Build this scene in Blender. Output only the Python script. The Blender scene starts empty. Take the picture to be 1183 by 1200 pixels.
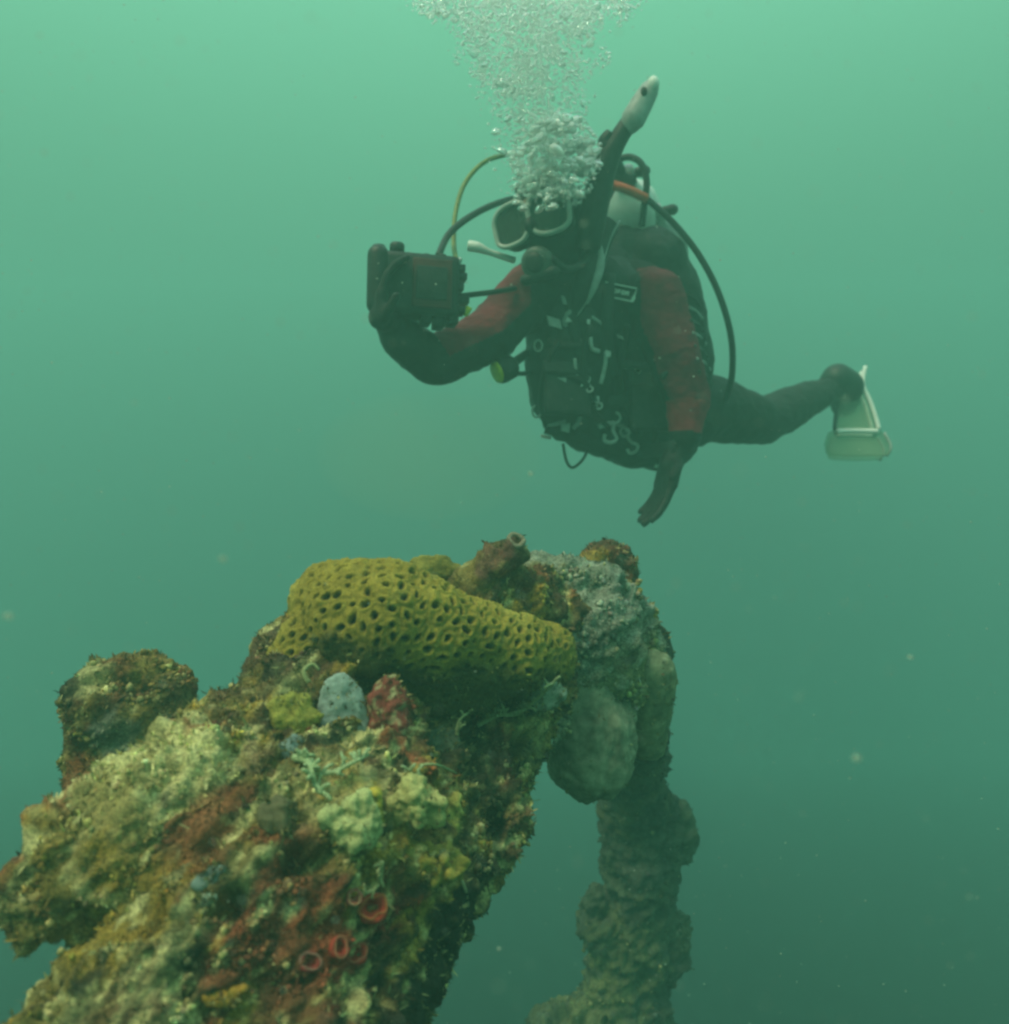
import bpy, bmesh, math, random
import numpy as np
from mathutils import Vector, Matrix
from mathutils.bvhtree import BVHTree

random.seed(7)
rng = np.random.default_rng(11)
S = bpy.context.scene
COL = S.collection

# ------------------------------------------------------------------ camera, water light, sun, exposure
F = 1039.0                                   # focal length in photo pixels (1183 x 1200)
cam_d = bpy.data.cameras.new('camera')
cam_d.sensor_fit = 'VERTICAL'
cam_d.sensor_height = 24.0
cam_d.lens = 24.0 * F / 1200.0
cam_d.clip_start = 0.02
cam_d.clip_end = 200.0
cam_d.dof.use_dof = True
cam_d.dof.focus_distance = 1.35
cam_d.dof.aperture_fstop = 2.8
cam = bpy.data.objects.new('camera', cam_d)
COL.objects.link(cam)
cam.location = (0, 0, 0)
cam.rotation_euler = (math.pi / 2, 0, 0)
S.camera = cam

world = bpy.data.worlds.new('World')
S.world = world
world.use_nodes = True
nt = world.node_tree
nt.nodes.clear()
wo = nt.nodes.new('ShaderNodeOutputWorld')
bg = nt.nodes.new('ShaderNodeBackground')
tc = nt.nodes.new('ShaderNodeTexCoord')
sp = nt.nodes.new('ShaderNodeSeparateXYZ')
mr = nt.nodes.new('ShaderNodeMapRange')
mr.inputs['From Min'].default_value = -1
mr.inputs['From Max'].default_value = 1
ramp = nt.nodes.new('ShaderNodeValToRGB')
ramp.color_ramp.interpolation = 'B_SPLINE'
WATER = [                                    # radiance of open water by the sine of elevation: dim below, pale overhead
    (0.00, (0.003, 0.009, 0.006)),
    (0.25, (0.012, 0.030, 0.021)),
    (0.38, (0.024, 0.052, 0.037)),
    (0.50, (0.046, 0.094, 0.070)),
    (0.62, (0.100, 0.230, 0.140)),
    (0.74, (0.195, 0.560, 0.325)),
    (0.86, (0.420, 1.000, 0.660)),
    (1.00, (1.000, 1.800, 1.250)),
]
e = ramp.color_ramp.elements
e[0].position, e[0].color = WATER[0][0], (*WATER[0][1], 1)
e[1].position, e[1].color = WATER[-1][0], (*WATER[-1][1], 1)
for p_, c_ in WATER[1:-1]:
    n_ = e.new(p_)
    n_.color = (*c_, 1)
nt.links.new(tc.outputs['Generated'], sp.inputs[0])
nt.links.new(sp.outputs['Z'], mr.inputs['Value'])
nt.links.new(mr.outputs[0], ramp.inputs[0])
nt.links.new(ramp.outputs[0], bg.inputs['Color'])
bg.inputs['Strength'].default_value = 1.0
nt.links.new(bg.outputs[0], wo.inputs[0])

sun_d = bpy.data.lights.new('sun', 'SUN')
sun_d.energy = 2.7
sun_d.angle = math.radians(26)               # daylight scattered by the water above
sun_d.color = (1.0, 0.84, 0.52)
sun = bpy.data.objects.new('sun', sun_d)
COL.objects.link(sun)
sun.rotation_euler = Vector((0.50, 0.36, -1.0)).to_track_quat('-Z', 'Y').to_euler()

S.view_settings.view_transform = 'Standard'
S.view_settings.look = 'None'
S.view_settings.exposure = 0.0
S.view_settings.gamma = 1.0
S.view_settings.use_curve_mapping = False
S.cycles.use_denoising = True
S.cycles.volume_bounces = 1
S.cycles.max_bounces = 10
S.cycles.transmission_bounces = 8
S.cycles.transparent_max_bounces = 16
S.cycles.filter_width = 2.6


# ------------------------------------------------------------------ helpers
def P(px, py, d):
    """a point of the place, from where the photograph shows it and its distance in metres"""
    return Vector(((px - 591.5) / F * d, d, (600.0 - py) / F * d))


def R(rpx, d):
    return rpx * d / F


def tag(o, label=None, cat=None, group=None, kind=None):
    if label: o['label'] = label
    if cat: o['category'] = cat
    if group: o['group'] = group
    if kind: o['kind'] = kind
    return o


def link(name, me, parent=None, loc=None):
    o = bpy.data.objects.new(name, me)
    COL.objects.link(o)
    if loc is not None: o.location = loc
    if parent: o.parent = parent
    return o


def empty(name, loc):
    o = bpy.data.objects.new(name, None)
    o.empty_display_size = 0.05
    COL.objects.link(o)
    o.location = loc
    return o


def child(name, me, parent):
    """a part whose mesh is in world coordinates, hung under its thing"""
    o = link(name, me, parent)
    if parent.type == 'EMPTY': o.matrix_parent_inverse = Matrix.Translation(-parent.location)   # mesh parents stand at the origin
    return o


def mesh_from(name, verts, faces, mat=None, smooth=True):
    me = bpy.data.meshes.new(name)
    me.from_pydata([tuple(v) for v in verts], [], faces)
    if smooth: me.shade_smooth()
    if mat: me.materials.append(mat)
    me.update()
    return me


def fast_mesh(name, V, Fc, mat=None, smooth=True):
    """V (n,3) and Fc (m,k) numpy arrays with k corners for every face"""
    me = bpy.data.meshes.new(name)
    k = Fc.shape[1]
    me.vertices.add(len(V)); me.vertices.foreach_set('co', np.ascontiguousarray(V, dtype=np.float32).ravel())
    me.loops.add(Fc.size); me.loops.foreach_set('vertex_index', np.ascontiguousarray(Fc, dtype=np.int32).ravel())
    me.polygons.add(len(Fc)); me.polygons.foreach_set('loop_start', np.arange(0, Fc.size, k, dtype=np.int32))
    me.update(calc_edges=True)
    if smooth: me.shade_smooth()
    if mat: me.materials.append(mat)
    return me


class MB:
    """collects simple closed shapes in world coordinates"""
    def __init__(s): s.v, s.f = [], []

    def add(s, v, f):
        b = len(s.v)
        s.v += [Vector(x) for x in v]
        s.f += [tuple(i + b for i in q) for q in f]
        return s

    def capsule(s, p0, r0, p1, r1, n=20, caps=5):
        p0, p1 = Vector(p0), Vector(p1)
        ax = (p1 - p0)
        L = ax.length
        ax = ax.normalized() if L > 1e-6 else Vector((0, 0, 1))
        u = ax.orthogonal().normalized(); w = ax.cross(u)
        rings = []
        for k in range(1, caps + 1):
            a = math.pi / 2 * (1 - k / caps)
            rings.append((p0 - ax * (r0 * math.sin(a)), r0 * math.cos(a)))
        for k in range(0, caps):
            a = math.pi / 2 * (k / caps)
            rings.append((p1 + ax * (r1 * math.sin(a)), r1 * math.cos(a)))
        v = [p0 - ax * r0]
        for c, r in rings:
            for i in range(n):
                t = 2 * math.pi * i / n
                v.append(c + u * (r * math.cos(t)) + w * (r * math.sin(t)))
        v.append(p1 + ax * r1)
        f = [(0, 1 + (i + 1) % n, 1 + i) for i in range(n)]
        for k in range(len(rings) - 1):
            for i in range(n):
                a, b = 1 + k * n + i, 1 + k * n + (i + 1) % n
                f.append((a, b, b + n, a + n))
        la = 1 + (len(rings) - 1) * n
        f += [(la + i, la + (i + 1) % n, len(v) - 1) for i in range(n)]
        return s.add(v, f)

    def chain(s, pts, n=20, caps=5):
        for (a, ra), (b, rb) in zip(pts[:-1], pts[1:]): s.capsule(a, ra, b, rb, n, caps)
        return s

    def ellipsoid(s, c, r, rot=None, n=24, m=14):
        c = Vector(c); rot = rot or Matrix.Identity(3)
        v = [c + rot @ Vector((0, 0, r[2]))]
        for j in range(1, m):
            a = math.pi * j / m
            for i in range(n):
                t = 2 * math.pi * i / n
                v.append(c + rot @ Vector((r[0] * math.sin(a) * math.cos(t), r[1] * math.sin(a) * math.sin(t), r[2] * math.cos(a))))
        v.append(c + rot @ Vector((0, 0, -r[2])))
        f = [(0, 1 + i, 1 + (i + 1) % n) for i in range(n)]
        for j in range(m - 2):
            for i in range(n):
                a, b = 1 + j * n + i, 1 + j * n + (i + 1) % n
                f.append((a, a + n, b + n, b))
        la = 1 + (m - 2) * n
        f += [(la + i, len(v) - 1, la + (i + 1) % n) for i in range(n)]
        return s.add(v, f)

    def box(s, c, ux, uy, uz, bev=0.0):
        """box about c with half-axis vectors ux, uy, uz; its edges chamfered by bev metres"""
        c, ux, uy, uz = Vector(c), Vector(ux), Vector(uy), Vector(uz)
        bm = bmesh.new()
        bmesh.ops.create_cube(bm, size=2)
        M = Matrix((ux, uy, uz)).transposed()
        for v in bm.verts: v.co = c + M @ v.co
        if bev > 0: bmesh.ops.bevel(bm, geom=bm.edges[:], offset=bev, segments=2, affect='EDGES', profile=.6)
        bmesh.ops.recalc_face_normals(bm, faces=bm.faces[:])
        bm.verts.index_update()
        s.add([v.co.copy() for v in bm.verts], [tuple(v.index for v in f.verts) for f in bm.faces])
        bm.free()
        return s

    def lathe(s, c, ax, prof, n=28):
        """prof: (height along ax, radius) pairs; closed at both ends"""
        c, ax = Vector(c), Vector(ax).normalized()
        u = ax.orthogonal().normalized(); w = ax.cross(u)
        v, f = [], []
        for h, r in prof:
            for i in range(n):
                t = 2 * math.pi * i / n
                v.append(c + ax * h + u * (r * math.cos(t)) + w * (r * math.sin(t)))
        for k in range(len(prof) - 1):
            for i in range(n):
                a, b = k * n + i, k * n + (i + 1) % n
                f.append((a, b, b + n, a + n))
        f.append(tuple(range(n - 1, -1, -1)))
        f.append(tuple(range((len(prof) - 1) * n, len(prof) * n)))
        return s.add(v, f)

    def tube(s, pts, r, n=10, sub=6, closed=False, flat=1.0, up=None):
        """smooth tube through pts; r a number or one per point; flat < 1 squashes the section along up"""
        pts = [Vector(p) for p in pts]
        rr = [r] * len(pts) if isinstance(r, (int, float)) else list(r)
        N = len(pts)
        cp, cr = [], []
        segs = N if closed else N - 1
        for i in range(segs):
            g = (lambda k: pts[k % N]) if closed else (lambda k: pts[max(0, min(N - 1, k))])
            p0, p1, p2, p3 = g(i - 1), g(i), g(i + 1), g(i + 2)
            for k in range(sub):
                t = k / sub
                cp.append(.5 * ((2 * p1) + (p2 - p0) * t + (2 * p0 - 5 * p1 + 4 * p2 - p3) * t * t + (3 * p1 - p0 - 3 * p2 + p3) * t ** 3))
                cr.append(rr[i] * (1 - t) + rr[(i + 1) % N] * t)
        if not closed: cp.append(pts[-1]); cr.append(rr[-1])
        M = len(cp)
        tans = []
        for i in range(M):
            a = cp[(i - 1) % M] if closed else cp[max(0, i - 1)]
            b = cp[(i + 1) % M] if closed else cp[min(M - 1, i + 1)]
            t_ = b - a
            tans.append(t_.normalized() if t_.length > 1e-9 else Vector((0, 0, 1)))
        u = Vector(up).normalized() if up is not None else tans[0].orthogonal().normalized()
        v, f = [], []
        for i in range(M):
            u = (u - tans[i] * u.dot(tans[i]))
            u = u.normalized() if u.length > 1e-6 else tans[i].orthogonal().normalized()
            w = tans[i].cross(u)
            for k in range(n):
                a = 2 * math.pi * k / n
                v.append(cp[i] + u * (cr[i] * flat * math.cos(a)) + w * (cr[i] * math.sin(a)))
        for i in range(M if closed else M - 1):
            for k in range(n):
                a, b = i * n + k, i * n + (k + 1) % n
                c_, d_ = ((i + 1) % M) * n + (k + 1) % n, ((i + 1) % M) * n + k
                f.append((a, b, c_, d_))
        if not closed:
            f.append(tuple(range(n - 1, -1, -1)))
            f.append(tuple(range((M - 1) * n, M * n)))
        return s.add(v, f)

    def mesh(s, name, mat=None, smooth=True):
        me = mesh_from(name, s.v, s.f, mat, smooth)
        return me

    def fused(s, name, voxel, smooth=4, mat=None):
        """one continuous skin round all the shapes collected"""
        me = mesh_from(name, s.v, s.f)
        o = bpy.data.objects.new(name, me)
        COL.objects.link(o)
        m = o.modifiers.new('skin', 'REMESH'); m.mode = 'VOXEL'; m.voxel_size = voxel; m.use_smooth_shade = True
        if smooth:
            q = o.modifiers.new('soft', 'SMOOTH'); q.factor = .5; q.iterations = smooth
        dg = bpy.context.evaluated_depsgraph_get()
        out = bpy.data.meshes.new_from_object(o.evaluated_get(dg))
        bpy.data.objects.remove(o); bpy.data.meshes.remove(me)
        out.name = name
        out.materials.clear()
        if mat: out.materials.append(mat)
        out.shade_smooth()
        return out


def get_co(me):
    a = np.empty(len(me.vertices) * 3, np.float32); me.vertices.foreach_get('co', a)
    return a.reshape(-1, 3).astype(np.float64)


def get_no(me):
    a = np.empty(len(me.vertices) * 3, np.float32); me.vertex_normals.foreach_get('vector', a)
    return a.reshape(-1, 3).astype(np.float64)


def set_co(me, co):
    me.vertices.foreach_set('co', np.ascontiguousarray(co, dtype=np.float32).ravel()); me.update()


def set_col(me, rgb):
    a = me.color_attributes.new('tint', 'FLOAT_COLOR', 'POINT')
    c = np.ones((len(rgb), 4), np.float32); c[:, :3] = np.clip(rgb, 0, 1)
    a.data.foreach_set('color', c.ravel())


# ---- noise
def _h(i, j, k, s):
    with np.errstate(over='ignore'):
        h = (i.astype(np.uint32) * np.uint32(374761393) + j.astype(np.uint32) * np.uint32(668265263)
             + k.astype(np.uint32) * np.uint32(2147483647) + np.uint32(s) * np.uint32(974634777))
        h = (h ^ (h >> np.uint32(13))) * np.uint32(1274126177)
        h = (h ^ (h >> np.uint32(16))) * np.uint32(2246822519)
        return (h ^ (h >> np.uint32(15)))


def noise(p, s=0):
    b = np.floor(p).astype(np.int64); f = p - b
    w = f * f * f * (f * (f * 6 - 15) + 10)
    out = np.zeros(len(p))
    for dx in (0, 1):
        for dy in (0, 1):
            for dz in (0, 1):
                h = _h(b[:, 0] + dx, b[:, 1] + dy, b[:, 2] + dz, s)
                gx = (h & np.uint32(1023)).astype(float) / 511.5 - 1
                gy = ((h >> np.uint32(10)) & np.uint32(1023)).astype(float) / 511.5 - 1
                gz = ((h >> np.uint32(20)) & np.uint32(1023)).astype(float) / 511.5 - 1
                d = gx * (f[:, 0] - dx) + gy * (f[:, 1] - dy) + gz * (f[:, 2] - dz)
                out += d * (w[:, 0] if dx else 1 - w[:, 0]) * (w[:, 1] if dy else 1 - w[:, 1]) * (w[:, 2] if dz else 1 - w[:, 2])
    return out


def fbm(p, size, oct=3, s=0, gain=.5):
    q = p / size; a, t = 1.0, np.zeros(len(p))
    for o in range(oct):
        t += a * noise(q + 17.3 * o, s + o); q = q * 2.03; a *= gain
    return t


def sstep(a, b, x):
    t = np.clip((x - a) / (b - a), 0, 1)
    return t * t * (3 - 2 * t)


def worley(p, size, s=0):
    q = p / size; b = np.floor(q).astype(np.int64)
    f1 = np.full(len(p), 9.0); f2 = np.full(len(p), 9.0); idv = np.zeros(len(p))
    for dx in (-1, 0, 1):
        for dy in (-1, 0, 1):
            for dz in (-1, 0, 1):
                h = _h(b[:, 0] + dx, b[:, 1] + dy, b[:, 2] + dz, s)
                c = np.stack([(h & np.uint32(1023)) / 1023., ((h >> np.uint32(10)) & np.uint32(1023)) / 1023., ((h >> np.uint32(20)) & np.uint32(1023)) / 1023.], 1)
                d = np.linalg.norm(b + np.array([dx, dy, dz]) + c - q, axis=1)
                n = d < f1
                f2 = np.where(n, f1, np.minimum(f2, d)); idv = np.where(n, (h % np.uint32(997)) / 997., idv); f1 = np.where(n, d, f1)
    return f1, f2, idv


# ------------------------------------------------------------------ materials
def mat(name, col, rough=.6, metal=0., spec=.3, grain=0., grain_size=60., bump=0., bump_size=200., emis=None):
    m = bpy.data.materials.new(name); m.use_nodes = True
    n = m.node_tree.nodes; l = m.node_tree.links
    b = n['Principled BSDF']
    b.inputs['Roughness'].default_value = rough; b.inputs['Metallic'].default_value = metal
    b.inputs['Specular IOR Level'].default_value = spec
    b.inputs['Base Color'].default_value = (*col, 1)
    t = n.new('ShaderNodeTexCoord')
    if grain > 0:
        z = n.new('ShaderNodeTexNoise'); z.inputs['Scale'].default_value = grain_size; z.inputs['Detail'].default_value = 4
        r = n.new('ShaderNodeValToRGB')
        r.color_ramp.elements[0].position = .3; r.color_ramp.elements[1].position = .7
        r.color_ramp.elements[0].color = (*[c * (1 - grain) for c in col], 1)
        r.color_ramp.elements[1].color = (*[min(1, c * (1 + grain) + .02 * grain) for c in col], 1)
        l.new(t.outputs['Object'], z.inputs['Vector']); l.new(z.outputs[0], r.inputs[0]); l.new(r.outputs[0], b.inputs['Base Color'])
    if bump > 0:
        z = n.new('ShaderNodeTexNoise'); z.inputs['Scale'].default_value = bump_size; z.inputs['Detail'].default_value = 3
        q = n.new('ShaderNodeBump'); q.inputs['Strength'].default_value = bump; q.inputs['Distance'].default_value = .004
        l.new(t.outputs['Object'], z.inputs['Vector']); l.new(z.outputs[0], q.inputs['Height']); l.new(q.outputs[0], b.inputs['Normal'])
    return m


def tint_mat(name, rough=.85, bump=.6, size=420., spec=.15, speck=.5, trans=0.):
    """colour from the growth's own tint, broken up by fine grain"""
    m = bpy.data.materials.new(name); m.use_nodes = True
    n = m.node_tree.nodes; l = m.node_tree.links
    b = n['Principled BSDF']; b.inputs['Roughness'].default_value = rough; b.inputs['Specular IOR Level'].default_value = spec
    a = n.new('ShaderNodeAttribute'); a.attribute_name = 'tint'
    t = n.new('ShaderNodeTexCoord')
    z = n.new('ShaderNodeTexNoise'); z.inputs['Scale'].default_value = size; z.inputs['Detail'].default_value = 4; z.inputs['Roughness'].default_value = .65
    mp = n.new('ShaderNodeMapRange'); mp.inputs['From Min'].default_value = .3; mp.inputs['From Max'].default_value = .7
    mp.inputs['To Min'].default_value = 1 - speck; mp.inputs['To Max'].default_value = 1 + speck
    mu = n.new('ShaderNodeVectorMath'); mu.operation = 'SCALE'
    l.new(t.outputs['Object'], z.inputs['Vector']); l.new(z.outputs[0], mp.inputs[0])
    l.new(a.outputs['Color'], mu.inputs[0]); l.new(mp.outputs[0], mu.inputs['Scale']); l.new(mu.outputs[0], b.inputs['Base Color'])
    q = n.new('ShaderNodeBump'); q.inputs['Strength'].default_value = bump; q.inputs['Distance'].default_value = .003
    l.new(z.outputs[0], q.inputs['Height']); l.new(q.outputs[0], b.inputs['Normal'])
    return m


M_NEO = mat('black neoprene', (.012, .014, .014), .75, spec=.25, grain=.3, grain_size=25, bump=.25, bump_size=60)
M_RED = mat('red neoprene', (.150, .007, .022), .75, spec=.2, grain=.35, grain_size=22, bump=.25, bump_size=60)
M_REDCUFF = mat('red cuff', (.27, .013, .032), .7, spec=.2, grain=.25, grain_size=30, bump=.2, bump_size=70)
M_GLOVE = mat('black glove', (.010, .011, .011), .55, spec=.35, grain=.3, grain_size=60, bump=.3, bump_size=120)
M_SKIN = mat('skin', (.42, .27, .20), .55, grain=.15, grain_size=40)
M_VEST = mat('vest fabric', (.014, .017, .017), .6, spec=.35, grain=.4, grain_size=45, bump=.4, bump_size=90)
M_WEB = mat('webbing', (.02, .024, .024), .6, grain=.3, grain_size=140, bump=.3, bump_size=300)
M_GREY = mat('grey plastic', (.34, .37, .36), .45, spec=.4, grain=.2, grain_size=60)
M_STEEL = mat('steel', (.50, .52, .50), .35, metal=.25, grain=.15, grain_size=80)
M_WHITE = mat('white paint', (.78, .80, .76), .4, spec=.4, grain=.08, grain_size=30)
M_TANK = mat('scuffed tank paint', (.26, .29, .27), .45, spec=.4, grain=.3, grain_size=14)
M_RUB = mat('black rubber', (.013, .015, .015), .5, spec=.35, grain=.3, grain_size=90)
M_HOSE = mat('dull grey rubber', (.06, .075, .065), .45, spec=.4, grain=.3, grain_size=60)
M_ORANGE = mat('orange sleeve', (.62, .09, .035), .5, grain=.2, grain_size=60)
M_YEL = mat('yellow plastic', (.62, .58, .05), .4, grain=.15, grain_size=70)
M_OLIVE = mat('olive hose', (.20, .24, .07), .5, grain=.3, grain_size=60)
M_HOUS = mat('camera housing', (.016, .019, .019), .5, spec=.35, grain=.4, grain_size=50, bump=.2, bump_size=120)
M_RUST = mat('dark red panel', (.075, .018, .018), .5, grain=.3, grain_size=40)
M_FRAME = mat('pale mask frame', (.38, .42, .39), .35, spec=.5, grain=.15, grain_size=50)
M_EYE = mat('eye white', (.7, .7, .66), .3)
M_IRIS = mat('dark iris', (.02, .015, .01), .3)


def glassy(name, col, ior, rough, mixcol=None, mix=0., through=0.):
    m = bpy.data.materials.new(name); m.use_nodes = True
    n = m.node_tree.nodes; l = m.node_tree.links
    n.remove(n['Principled BSDF'])
    g = n.new('ShaderNodeBsdfGlass'); g.inputs['Color'].default_value = (*col, 1); g.inputs['IOR'].default_value = ior; g.inputs['Roughness'].default_value = rough
    out = n['Material Output']
    if mix > 0:
        d0 = n.new('ShaderNodeBsdfDiffuse'); d0.inputs['Color'].default_value = (*mixcol, 1)
        d1_ = n.new('ShaderNodeBsdfTranslucent'); d1_.inputs['Color'].default_value = (*mixcol, 1)
        d = n.new('ShaderNodeMixShader'); d.inputs[0].default_value = through
        l.new(d0.outputs[0], d.inputs[1]); l.new(d1_.outputs[0], d.inputs[2])
        x = n.new('ShaderNodeMixShader'); x.inputs[0].default_value = mix
        l.new(g.outputs[0], x.inputs[1]); l.new(d.outputs[0], x.inputs[2]); l.new(x.outputs[0], out.inputs[0])
    else:
        l.new(g.outputs[0], out.inputs[0])
    return m


M_BOIL = glassy('clear bubble', (1, 1, 1), .76, .03, (.97, .98, .92), .16, .6)
M_BUB = glassy('air bubble', (1, 1, 1), .76, .04, (.97, .98, .92), .27, .6)
M_LENS = glassy('mask lens', (.8, .9, .86), 1.1, .03, (.10, .13, .12), .35)


def clear_blade():
    m = bpy.data.materials.new('clear fin blade'); m.use_nodes = True
    n = m.node_tree.nodes; l = m.node_tree.links
    b = n['Principled BSDF']
    b.inputs['Base Color'].default_value = (.32, .38, .28, 1); b.inputs['Roughness'].default_value = .35
    t = n.new('ShaderNodeBsdfTransparent'); t.inputs['Color'].default_value = (.85, .92, .85, 1)
    z = n.new('ShaderNodeTexNoise'); z.inputs['Scale'].default_value = 25
    mp = n.new('ShaderNodeMapRange'); mp.inputs['To Min'].default_value = .08; mp.inputs['To Max'].default_value = .48
    x = n.new('ShaderNodeMixShader')
    l.new(z.outputs[0], mp.inputs[0]); l.new(mp.outputs[0], x.inputs[0])
    l.new(t.outputs[0], x.inputs[1]); l.new(b.outputs[0], x.inputs[2]); l.new(x.outputs[0], n['Material Output'].inputs[0])
    return m


M_BLADE = clear_blade()
M_REEF = tint_mat('reef crust', size=330, bump=1.0, speck=.65)
M_FINE = tint_mat('reef growth', size=500, bump=.5, speck=.5)
M_SOFT = tint_mat('soft sponge', size=160, bump=.35, speck=.22)

# ------------------------------------------------------------------ the reef
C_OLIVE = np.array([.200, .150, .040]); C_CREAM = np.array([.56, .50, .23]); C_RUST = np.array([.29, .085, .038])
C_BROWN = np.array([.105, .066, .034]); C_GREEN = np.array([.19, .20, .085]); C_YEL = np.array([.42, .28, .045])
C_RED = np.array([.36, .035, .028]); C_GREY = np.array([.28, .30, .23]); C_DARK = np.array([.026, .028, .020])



def mixc(a, b, t): return a * (1 - t[:, None]) + b * t[:, None]


AX = np.array([.55, .62, .55]); AX /= np.linalg.norm(AX)      # the way the encrusted beam runs


def stretch(p, k=.55):
    """noise domain drawn out along the beam"""
    t = p @ AX
    return p - np.outer(t * (1 - k), AX)


def crust(me, amp=1.0, seed=0, palette='reef', patches=()):
    """lumpy relief and the colours of what grows there; patches: (centre, radius, colour, strength), a few of them painted shade"""
    co, no = get_co(me), get_no(me)
    q = stretch(co)
    big = fbm(q, .085, 3, seed)
    mid = fbm(q, .030, 3, seed + 10)
    f1, f2, idv = worley(q + .004 * np.stack([mid, big, mid], 1), .021, seed + 3)
    cob = (1 - sstep(0, .75, f1))
    g1, g2, _ = worley(q, .0085, seed + 5)
    fine = fbm(co, .0065, 2, seed + 20)
    hole = sstep(.22, .42, fbm(q, .05, 2, seed + 40))
    d = .024 * big + .017 * mid + .010 * cob + .0040 * (1 - sstep(0, .8, g1)) + .0042 * fine - .034 * hole + .012 * np.abs(fbm(q, .04, 3, seed + 33))
    co2 = co + no * (d * amp)[:, None]
    set_co(me, co2)
    a = fbm(q, .10, 3, seed + 50); b = fbm(q, .045, 3, seed + 60); c = fbm(q, .016, 3, seed + 70); dn = fbm(q, .06, 3, seed + 80)
    if palette == 'reef':
        col = mixc(np.tile(C_BROWN, (len(co), 1)), C_OLIVE, sstep(-.35, .25, a + .5 * c))
        col = mixc(col, C_GREEN, .8 * sstep(.0, .35, b))
        col = mixc(col, C_YEL, .8 * sstep(.12, .40, dn + .3 * c))
        col = mixc(col, C_RUST, .85 * sstep(.18, .42, fbm(q, .055, 3, seed + 90)))
        col = mixc(col, C_CREAM, .9 * sstep(.10, .42, c + .35 * b))
        col = mixc(col, C_DARK, .85 * sstep(.14, .42, fbm(q, .022, 3, seed + 95)))
    elif palette == 'brown':
        col = mixc(np.tile(C_BROWN * .9, (len(co), 1)), C_OLIVE, sstep(-.2, .5, a + .5 * c))
        col = mixc(col, C_CREAM * .8, .75 * sstep(.15, .5, c))
        col = mixc(col, C_DARK, .8 * sstep(.05, .4, dn))
        col = mixc(col, C_RUST * .7, .5 * sstep(.15, .45, b))
    elif palette == 'grey':
        col = mixc(np.tile(C_GREY * .75, (len(co), 1)), C_GREEN, sstep(-.3, .3, a))
        col = mixc(col, C_GREY * 1.35, .8 * sstep(.05, .35, c))
        col = mixc(col, C_DARK * 1.3, .8 * sstep(.08, .4, dn + .4 * c))
    elif palette == 'post':
        col = mixc(np.tile(np.array([.040, .050, .038]), (len(co), 1)), np.array([.085, .105, .065]), sstep(-.2, .5, a + .3 * b))
        col = mixc(col, np.array([.10, .105, .05]), .7 * sstep(.05, .4, dn))
        col = mixc(col, C_GREY * .45, .6 * sstep(.12, .45, c))
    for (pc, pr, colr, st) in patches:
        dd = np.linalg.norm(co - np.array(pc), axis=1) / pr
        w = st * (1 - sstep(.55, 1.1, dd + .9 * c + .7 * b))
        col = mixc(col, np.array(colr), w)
    col *= (1 + .40 * fine + .45 * fbm(co, .0035, 2, seed + 21))[:, None]
    set_col(me, col)
    return me


def cc(mb, *pts):
    """chain of (px, py, depth, radius px)"""
    mb.chain([(P(a, b, d), R(r, d)) for a, b, d, r in pts], n=24, caps=6)
    return mb


# main encrusted beam
mb = MB()
cc(mb, (45, 1040, .86, 48), (130, 1000, .88, 82), (235, 945, .94, 92), (330, 900, 1.02, 88))
cc(mb, (60, 1275, .74, 90), (190, 1185, .80, 105), (300, 1085, .88, 130), (395, 985, .99, 135), (430, 880, 1.14, 110), (490, 815, 1.28, 80))
cc(mb, (260, 1040, .90, 110), (340, 960, .98, 100), (380, 850, 1.09, 90), (345, 800, 1.12, 50))
cc(mb, (280, 1290, .80, 150), (368, 1160, .89, 114), (440, 1040, 1.0, 110), (520, 940, 1.18, 88), (575, 865, 1.28, 62))
cc(mb, (375, 1275, .90, 88), (446, 1120, .98, 68), (512, 1030, 1.05, 48))
cc(mb, (492, 1000, 1.06, 60), (590, 885, 1.2, 42), (640, 815, 1.27, 38))
cc(mb, (345, 800, 1.12, 48), (400, 740, 1.16, 55), (520, 760, 1.22, 60), (620, 770, 1.28, 45))
cc(mb, (560, 720, 1.26, 40), (640, 715, 1.33, 42))
cc(mb, (585, 985, 1.10, 26), (592, 940, 1.12, 26))
beam_me = mb.fused('reef_rock', .0034, 3, M_REEF)
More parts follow.
